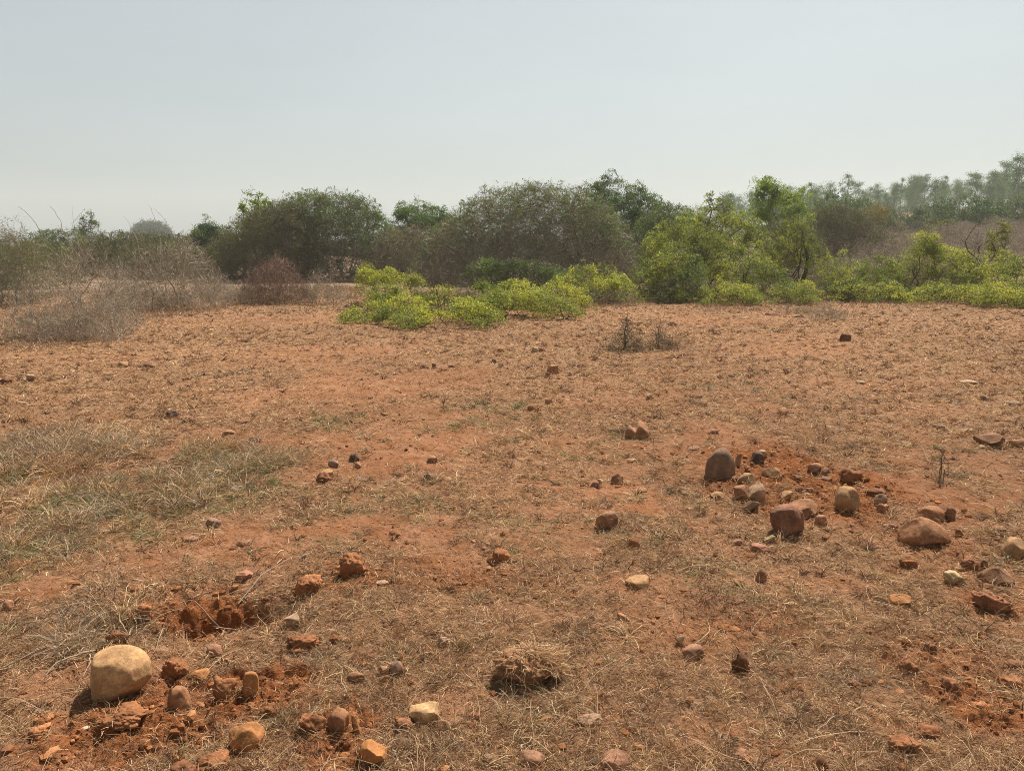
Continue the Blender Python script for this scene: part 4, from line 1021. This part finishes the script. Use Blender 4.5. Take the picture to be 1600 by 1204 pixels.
shrub('green_bush', 'pale green low bush amid the brown heath', 'bush', [(1440, 362), (1455, 340), (1475, 338), (1490, 350)], dist=44, ry=1.0, **{**MIDG, 'nl': 900, 'ls': .07})
# brown heath on the slope behind the hedge: copies of a few low dry shrubs
HEATH_LAB = 'low leafless grey brown shrub on the open slope behind the green hedge'
HEATH = dict(nl=0, twig=(.26, .215, .16), twig2=(.44, .37, .28), n3=90, n4=900, group='brown shrubs on the slope behind the hedge')
protos = [shrub('heath_shrub', HEATH_LAB, 'shrub', [(1300, 400), (1325, 378), (1350, 372), (1385, 380), (1410, 402)], dist=30, ry=1.0, **HEATH),
          shrub('heath_shrub', HEATH_LAB, 'shrub', [(1400, 395), (1420, 375), (1455, 368), (1480, 378), (1500, 400)], dist=33, ry=1.0, **HEATH),
          shrub('heath_shrub', HEATH_LAB, 'shrub', [(1330, 385), (1355, 364), (1390, 360), (1420, 372), (1440, 388)], dist=38, ry=1.1, **HEATH)]
rr = random.Random(5)
for k in range(130):
    az = rad(rr.uniform(19, 36)); d = rr.uniform(25, 75)
    if az > rad(31) and 26 < d < 33: continue
    x, y = d * math.sin(az), d * math.cos(az)
    s = rr.uniform(.7, 1.15)
    copy_thing(protos[k % 3], (x, y, H1(x, y)), rr.uniform(0, 6.28), (s, s, s * rr.uniform(.7, 1.0)))
LEFT_LAB = 'low green bush in the far scrub belt behind the left clearing'
LG = shrub('scrub_bush', LEFT_LAB, 'bush', [(160, 392), (190, 370), (230, 366), (270, 372), (300, 394)], dist=52, ry=2.0, group='bushes of the far scrub belt',
           nl=1500, ls=.10, n3=18, n4=70, leaf=(.06, .085, .032), leaf2=(.1, .14, .045))
for k in range(44):
    az = rad(rr.uniform(-40, 16)); d = rr.uniform(46, 110)
    x, y = d * math.sin(az), d * math.cos(az); s = rr.uniform(.7, 1.2)
    copy_thing(LG, (x, y, H1(x, y)), rr.uniform(0, 6.28), (s, s, s * rr.uniform(.8, 1.15)))

RIGHT_LAB = 'green scrub bush on the slope between brown heath and hazy ridge'
for k in range(26):
    az = rad(rr.uniform(13, 37)); d = rr.uniform(72, 150); x, y = d * math.sin(az), d * math.cos(az); q = rr.uniform(.7, 1.3)
    copy_thing(LG, (x, y, H1(x, y)), rr.uniform(0, 6.28), (q, q, q * rr.uniform(.8, 1.2)), RIGHT_LAB)['group'] = 'scrub at the foot of the ridge'
# ------------------------------------------------------------------ hazy gum trees on the ridge
def gum(label, h, seed, dense, spread, bare=.3, group='hazy gum trees on the far ridge'):
    g = np.random.default_rng(seed)
    o = empty('gum_tree', (0, 0, 0), label, 'tree', group)
    G = Geo()
    t = np.linspace(0, 1, 8); P = np.zeros((1, 8, 3)); P[0, :, 2] = t * h * .92 - .2
    P[0, :, 0] = np.cumsum(g.normal(0, .018 * h, 8)); P[0, :, 1] = np.cumsum(g.normal(0, .018 * h, 8)); P[0, 0, :2] = 0
    brk = (.24, .21, .18)
    G.tubes(P, np.linspace(.014 * h, .004 * h, 8)[None], np.array([brk]), 6)
    n = int(7 + dense * 8); u = g.uniform(bare, .97, n)
    A = np.stack([np.interp(u, t, P[0, :, i]) for i in range(3)], 1)
    az = g.uniform(0, 2 * PI, n); L = spread * h * (1.12 - u) * g.uniform(.4, 1.0, n)
    B = A + np.stack([np.sin(az) * L, np.cos(az) * L, L * g.uniform(.35, 1.1, n)], 1)
    Q = poly(A, B, 6, .05, .06)
    G.tubes(Q, np.linspace(.005 * h, .0015 * h, 6)[None] * np.ones((n, 1)), np.tile(np.array(brk), (n, 1)), 4)
    link('trunk', G.mesh('trunk', True), M_TWIG, o)
    C = np.concatenate([Q[:, 3] + g.normal(0, .03 * h, (n, 3)), Q[:, 5], Q[:, 4] + g.normal(0, .05 * h, (n, 3)), Q[:, 2] + g.normal(0, .06 * h, (n, 3))]); r = g.uniform(.04, .10, len(C)) * h * (.7 + .5 * dense)
    m = 75; idx = np.repeat(np.arange(len(C)), m)
    Pp = C[idx] + norm(g.normal(size=(len(idx), 3))) * (g.random((len(idx), 1)) ** .75) * r[idx, None] * np.array([1, 1, .75])
    D = norm(g.normal(size=(len(idx), 3)) - np.array([0, 0, .5])); Nn = norm(g.normal(size=(len(idx), 3)) + np.array([0, 0, .3]))
    Cc = np.array([(.08, .13, .048)]) * g.uniform(.65, 1.4, (len(idx), 1)) * np.array([1, 1, 1])
    G = Geo(); G.leaves(Pp, g.uniform(.13, .30, len(idx)) * h / 11, D, Nn, Cc, .4)
    link('crown', G.mesh('crown'), M_LEAF, o)
    return o
GL = {0: 'thin sparse gum tree in the hazy wood on the far right ridge', 1: 'fuller round-headed gum tree in the hazy wood on the far right ridge',
      2: 'short bushy gum tree in the hazy wood on the far right ridge', 3: 'tall open gum tree in the hazy wood on the far right ridge'}
GP = [gum(GL[0], 11, 1, .7, .34, .35), gum(GL[1], 10, 2, 1.8, .5, .18), gum(GL[2], 7, 3, 2.2, .5, .05), gum(GL[3], 13, 4, 1.2, .42, .3), gum(GL[1], 10, 6, 1.3, .5, .22), gum(GL[3], 12, 8, 1.0, .46, .3)]
used = [False] * len(GP)
def gum_at(px, top, d, k, label=None):
    p = at_y(px, top, d); x, y = p[0], d; z0 = H1(x, y)
    h0 = [11, 10, 7, 13, 10, 12][k]
    s = max(p[2] - z0, 2.0) / h0
    rz = rr.uniform(0, 6.28)
    if not used[k]:
        o = GP[k]; used[k] = True; o.location = (x, y, z0); o.rotation_euler = (0, 0, rz); o.scale = (s, s, s)
        if label: o['label'] = label
    else:
        o = copy_thing(GP[k], (x, y, z0), rz, (s, s, s), label or GL[{4: 1, 5: 3}.get(k, k)])
    return o
for (px, top, d, k) in [(1150, 288, 110, 0), (1135, 300, 105, 0), (1165, 296, 112, 0), (1178, 300, 115, 0), (1270, 254, 105, 0), (1262, 282, 118, 1), (1285, 276, 120, 1), (1305, 276, 118, 5), (1325, 284, 122, 2),
                        (1335, 268, 112, 0), (1352, 272, 115, 3), (1370, 286, 125, 2), (1380, 275, 116, 3), (1395, 278, 120, 1), (1412, 272, 118, 5), (1425, 270, 124, 3),
                        (1440, 284, 130, 2), (1455, 269, 105, 4), (1475, 268, 100, 1), (1482, 258, 112, 0), (1500, 276, 110, 5), (1515, 262, 105, 3), (1530, 246, 98, 3), (1545, 248, 100, 5),
                        (1560, 262, 104, 1), (1572, 253, 98, 3), (1588, 246, 95, 4), (1600, 238, 92, 3), (1625, 240, 92, 1), (1650, 244, 95, 5), (1680, 250, 98, 3), (1710, 246, 95, 1)]:
    gum_at(px + rr.uniform(-11, 11), top + 8 + rr.uniform(-13, 20), d * rr.uniform(1.15, 1.5), k)
for i in range(60):
    px = rr.uniform(1130, 1700); gum_at(px, rr.uniform(280, 312) - max(px - 1270, -60) * .06, rr.uniform(130, 215), rr.choice([2, 1, 4, 2, 2]), )
for i in range(16):
    px = rr.uniform(990, 1200); gum_at(px, rr.uniform(314, 330), rr.uniform(230, 330), rr.choice([2, 2, 1]), 'low hazy tree on the skyline beyond the middle of the hedge')

# ------------------------------------------------------------------ small plants, sprigs, brushwood in the clearing
PL = dict(stems=3, basespan=.1, twiglen=.35)
shrub('dry_plant', 'left of two dark dry thorny seedlings in the clearing, the taller one', 'plant', [(945, 545), (960, 525), (975, 505), (982, 490), (990, 510), (1005, 540)], by=549, ry=.25, twig=(.10, .08, .06), twig2=(.2, .16, .11),
      nl=9000, ls=.018, leaf=(.09, .08, .04), leaf2=(.15, .12, .06), n3=500, n4=2600, extra=[([(980, 548), (978, 520), (981, 490)], .011), ([(978, 530), (974, 510), (972, 497)], .006)], thick=.8, **PL)
shrub('dry_plant', 'right of two dark dry thorny seedlings in the clearing, with a straw fringe', 'plant', [(1000, 544), (1015, 532), (1027, 515), (1032, 498), (1040, 520), (1060, 540)], by=547, ry=.25, twig=(.11, .085, .06), twig2=(.3, .22, .14),
      nl=9000, ls=.018, leaf=(.085, .075, .04), leaf2=(.15, .12, .06), n3=500, n4=2600, extra=[([(1031, 546), (1030, 520), (1032, 498)], .010)], thick=.8, **PL)
shrub('grass_clump', 'faint bleached grass clump right of the dark far seedlings', 'plant', [(1040, 545), (1055, 515), (1070, 520), (1080, 545)], by=548, ry=.2, nl=0, twig=(.25, .16, .09), twig2=(.38, .26, .15), n3=200, n4=900, up=1.2, thick=.5, **PL)
shrub('dry_shrub', 'wispy grey dead tuft at the hedge foot', 'shrub', [(1245, 500), (1265, 486), (1290, 472), (1310, 485), (1325, 500)], by=503, ry=.35, **{**DRY, 'thick': .6, 'up': 1.0})
shrub('thorn_shrub', 'small grey green mound at the hedge foot beside the wispy tuft', 'shrub', [(1205, 486), (1225, 476), (1250, 474), (1275, 488)], by=492, ry=.35, nl=2500, ls=.03, leaf=(.13, .13, .06), leaf2=(.2, .18, .09), n3=120, n4=700, twig=(.2, .16, .11))
shrub('dead_sprig', 'lone bare brown sprig standing between heap and right edge', 'plant', [(1425, 740), (1455, 705), (1470, 692), (1490, 720), (1510, 755)], by=762, ry=.12, nl=0, twig=(.16, .10, .06), twig2=(.28, .2, .12),
      n3=160, n4=240, thick=.55, extra=[([(1502, 760), (1488, 730), (1470, 712), (1458, 694)], .0035), ([(1478, 722), (1460, 735), (1446, 742)], .002)], **PL)
shrub('dead_sprig', 'grey forked dry sprig at the right edge', 'plant', [(1570, 800), (1580, 772), (1595, 765), (1615, 790)], by=806, ry=.1, nl=0, twig=(.2, .16, .11), twig2=(.36, .3, .2), n3=160, n4=260, thick=.5, **PL)
shrub('red_leaved_sprig', 'low sprig with dull red leaves and bleached stalks in the foreground', 'plant', [(1072, 950), (1085, 900), (1105, 885), (1130, 905), (1165, 925), (1195, 950)], by=962, ry=.14, twig=(.22, .13, .08), twig2=(.45, .33, .2),
      nl=14000, ls=.010, leaf=(.16, .045, .035), leaf2=(.26, .12, .07), n3=900, n4=2600, thick=.42, leafw=.5,
      extra=[([(1165, 955), (1130, 945), (1105, 940)], .003), ([(1165, 955), (1185, 930), (1205, 905)], .0025), ([(1165, 958), (1195, 945), (1205, 930)], .003)], **{**PL, 'basespan': .5, 'stems': 6})
shrub('brushwood_heap', 'tangled heap of grey twigs left of the earth pit', 'brushwood', [(10, 985), (40, 950), (90, 932), (140, 938), (175, 960), (195, 1000)], by=1018, ry=.24, nl=0, twig=(.21, .165, .12), twig2=(.42, .34, .24),
      n3=1500, n4=4200, thick=.46, twiglen=.16, stems=14, basespan=.9, up=-.1,
      extra=[([(40, 1008), (90, 990), (150, 985)], .003), ([(20, 975), (70, 965), (120, 950)], .003), ([(60, 945), (110, 960), (170, 975)], .003)])
shrub('dry_plant', 'dry spindly plant with dark twigs standing above the twig heap', 'plant', [(108, 930), (125, 880), (150, 850), (175, 855), (195, 890), (205, 940)], by=960, ry=.12, nl=600, ls=.012, leaf=(.12, .09, .05), twig=(.19, .13, .085), twig2=(.38, .29, .19),
      n3=500, n4=1100, thick=.42, extra=[([(180, 965), (182, 930), (172, 890)], .003), ([(183, 940), (192, 915), (185, 880)], .0025)], **PL)
shrub('dry_plant', 'sparse grey wiry tuft on bare earth right of the spindly plant', 'plant', [(300, 915), (325, 885), (350, 872), (385, 890), (400, 915)], by=920, ry=.1, nl=0, twig=(.2, .15, .1), twig2=(.4, .31, .21), n3=420, n4=900, thick=.4, **PL)
shrub('grass_clump', 'wiry grey clump in the far corner of the rough grass', 'plant', [(20, 722), (50, 680), (90, 666), (130, 675), (160, 715)], by=735, ry=.3, nl=0, twig=(.19, .155, .12), twig2=(.33, .27, .2), n3=260, n4=1900, thick=.38, up=1.0, twiglen=.3, stems=14, basespan=.9)
shrub('grass_clump', 'wiry grey green clump at the near corner of the rough grass', 'plant', [(60, 830), (90, 785), (140, 770), (190, 790), (215, 830)], by=842, ry=.22, nl=3000, ls=.02, aspect=.2, leaf=(.17, .18, .08), leaf2=(.26, .27, .12), twig=(.2, .17, .12), twig2=(.36, .3, .2), n3=260, n4=1500, thick=.36, up=.9, twiglen=.3, stems=14, basespan=.9)

def stick(name, label, lines, lift=.01, c=(.42, .33, .23)):
    c = tuple(v * .72 for v in c); lift = lift * .5
    g0 = ground(*lines[0][0][0]); G = Geo()
    for (pts, r0, hgt) in lines:
        Q = []
        for i, (u, v) in enumerate(pts):
            p = ground(u, v); f = i / max(len(pts) - 1, 1)
            p[2] = H1(p[0], p[1]) + lift + hgt * math.sin(PI * f) ; Q.append(p)
        Q = np.array(Q) - g0; k = 10; tt = np.linspace(0, 1, k); src = np.linspace(0, 1, len(Q))
        Qs = np.stack([np.interp(tt, src, Q[:, i]) for i in range(3)], 1); Qs[1:-1] += R.normal(0, .0018, (k - 2, 3))
        G.tubes(Qs[None], (np.linspace(r0, r0 * .35, k) * R.uniform(.6, 1.1, k))[None], np.array([c]) * R.uniform(.85, 1.15), 6)
    o = link(name, G.mesh(name, True), M_TWIG, None, g0); return tag(o, label, 'twig')
stick('fallen_branch', 'bleached forked branch running to the ochre boulder', [([(150, 1022), (120, 1034), (92, 1046), (72, 1062)], .0052, .02), ([(108, 1040), (90, 1030), (70, 1038)], .003, .01), ([(140, 1026), (142, 1044), (130, 1060)], .0028, .015)], .018, (.48, .38, .26))
stick('fallen_branch', 'pale curved stick above the bleached forked branch', [([(110, 1002), (104, 1016), (78, 1036)], .0045, .02)], .02, (.45, .35, .24))
stick('fallen_branch', 'long grey stick at the left edge under the twig heap', [([(0, 1052), (40, 1040), (98, 1000)], .003, .02), ([(16, 1008), (60, 1004), (95, 1002)], .003, .02)], .015)
stick('fallen_branch', 'long thin grey branch lying across the dark pit', [([(330, 952), (380, 950), (430, 944), (478, 936)], .0032, .02), ([(350, 952), (300, 948), (262, 960)], .0028, .03), ([(440, 942), (452, 950), (470, 950)], .002, .01)], .03)
stick('fallen_branch', 'crossed bleached stalks in the left part of the pit', [([(258, 970), (256, 990), (240, 1025)], .004, .04), ([(222, 982), (250, 968), (285, 950)], .0035, .04), ([(262, 975), (280, 1000), (300, 1018)], .0025, .03)], .03, (.5, .38, .22))
stick('root_stick', 'bent pale root on the clod left of the pit', [([(190, 962), (188, 980), (196, 998), (203, 1004)], .0045, .02), ([(203, 1004), (206, 994), (208, 988)], .003, .01)], .05, (.5, .36, .22))
stick('fallen_branch', 'light stick slanting up the rise beyond the pit', [([(372, 936), (410, 915), (455, 890), (485, 870)], .0032, .03), ([(468, 880), (476, 876), (486, 869)], .0045, .01)], .025, (.5, .41, .3))
stick('fallen_branch', 'forked straw stalk lying left of the sunk orange stone', [([(1075, 1012), (1105, 1000), (1108, 985), (1104, 968)], .003, .02)], .012, (.55, .43, .26))
stick('root_stick', 'bleached twisted root at the bottom near the rose brown stone', [([(812, 1200), (815, 1165), (830, 1160), (812, 1150)], .0042, .01), ([(760, 1202), (790, 1188), (812, 1180)], .0035, .01), ([(820, 1170), (840, 1162)], .003, .01)], .012, (.55, .42, .26))
stick('root_stick', 'curved pale root below the rooty clod', [([(862, 1098), (868, 1120), (880, 1130), (930, 1132)], .0032, .02), ([(900, 1105), (905, 1130)], .0025, .01)], .015, (.52, .4, .25))
stick('fallen_branch', 'two bleached straws lying in the lower right grass', [([(1268, 1150), (1300, 1130), (1330, 1112)], .0028, .01), ([(1250, 1110), (1272, 1090), (1285, 1076)], .0024, .01)], .015, (.55, .44, .28))

# ------------------------------------------------------------------ air, sun, sky, camera
def haze():
    x0, x1, y0, y1, z0, z1 = -660, 660, -660, 660, -6, 40
    V = np.array([[x, y, z] for x in (x0, x1) for y in (y0, y1) for z in (z0, z1)])
    q = [[0, 1, 3, 2], [4, 6, 7, 5], [0, 4, 5, 1], [2, 3, 7, 6], [0, 2, 6, 4], [1, 5, 7, 3]]
    m, nt, out = new_mat('haze')
    v = N(nt, 'VolumePrincipled'); v.inputs['Color'].default_value = (.86, .93, .91, 1); v.inputs['Density'].default_value = .0007; v.inputs['Anisotropy'].default_value = .2
    nt.links.new(v.outputs[0], out.inputs['Volume'])
    o = link('haze', mesh('haze', V, np.array(q)), m); o['kind'] = 'stuff'
haze()

SUN_EL, SUN_AZ = rad(55), rad(28)
s = Vector((math.sin(SUN_AZ) * math.cos(SUN_EL), math.cos(SUN_AZ) * math.cos(SUN_EL), math.sin(SUN_EL)))
ld = bpy.data.lights.new('sun', 'SUN'); ld.energy = 5.0; ld.angle = rad(.6); ld.color = (1, .92, .84)
lo = bpy.data.objects.new('sun', ld); COL.objects.link(lo); lo.rotation_euler = (-s).to_track_quat('-Z', 'Y').to_euler()

w = bpy.data.worlds.new('World'); scn.world = w; w.use_nodes = True
nt = w.node_tree; nt.nodes.clear()
sky = N(nt, 'TexSky', sky_type='NISHITA'); sky.sun_disc = False; sky.sun_elevation = SUN_EL; sky.sun_rotation = SUN_AZ
sky.air_density = 1.0; sky.dust_density = 3.0; sky.ozone_density = 1.5
hs = N(nt, 'HueSaturation', Saturation=.55)
tn = N(nt, 'VectorMath', operation='MULTIPLY'); tn.inputs[1].default_value = (.95, 1.015, .99)
bg = N(nt, 'Background', Strength=.0645); wo = N(nt, 'OutputWorld')
nt.links.new(sky.outputs[0], hs.inputs['Color']); nt.links.new(hs.outputs[0], tn.inputs[0])
mxs = N(nt, 'Mix', data_type='RGBA'); mxs.inputs[0].default_value = .52; mxs.inputs[7].default_value = (5.6, 6.0, 6.1, 1)
nt.links.new(tn.outputs[0], mxs.inputs[6]); 
gc = N(nt, 'TexCoord'); sx_ = N(nt, 'SeparateXYZ'); nt.links.new(gc.outputs['Generated'], sx_.inputs[0])
mz = N(nt, 'MapRange', interpolation_type='SMOOTHSTEP'); nt.links.new(sx_.outputs['Z'], mz.inputs[0])
for i_, v_ in ((1, .34), (2, .85), (3, 1.0), (4, .38)): mz.inputs[i_].default_value = v_
zs = N(nt, 'VectorMath', operation='SCALE'); nt.links.new(mxs.outputs[2], zs.inputs[0]); nt.links.new(mz.outputs[0], zs.inputs['Scale'])
hz = N(nt, 'TexNoise', Scale=2.2, Detail=4.0, Roughness=.55); hm = N(nt, 'Mapping'); hm.inputs['Scale'].default_value = (1, 1, 4.5)
nt.links.new(gc.outputs['Generated'], hm.inputs[0]); nt.links.new(hm.outputs[0], hz.inputs['Vector'])
hr = N(nt, 'MapRange'); nt.links.new(hz.outputs[0], hr.inputs[0])
for i_, v_ in ((1, .3), (2, .7), (3, .965), (4, 1.035)): hr.inputs[i_].default_value = v_
z2 = N(nt, 'VectorMath', operation='SCALE'); nt.links.new(zs.outputs[0], z2.inputs[0]); nt.links.new(hr.outputs[0], z2.inputs['Scale'])
nt.links.new(z2.outputs[0], bg.inputs[0]); nt.links.new(bg.outputs[0], wo.inputs[0])

cam = bpy.data.cameras.new('camera'); cam.sensor_fit = 'HORIZONTAL'; cam.sensor_width = 36; cam.lens = 36 * F / 1600; cam.clip_start = .05; cam.clip_end = 3000
co = bpy.data.objects.new('camera', cam); COL.objects.link(co); co.location = (0, 0, CAMZ); co.rotation_euler = (PI / 2 - PITCH, 0, 0)
scn.camera = co

scn.view_settings.view_transform = 'Standard'; scn.view_settings.look = 'None'; scn.view_settings.exposure = .72; scn.view_settings.gamma = 1
cy = scn.cycles
cy.max_bounces = 6; cy.diffuse_bounces = 3; cy.glossy_bounces = 2; cy.transmission_bounces = 3; cy.volume_bounces = 1; cy.transparent_max_bounces = 4
cy.use_denoising = True; cy.denoising_prefilter = 'NONE'; cy.filter_width = .9
print('objects', len(scn.objects), 'verts', sum(len(o.data.vertices) for o in scn.objects if o.type == 'MESH'))
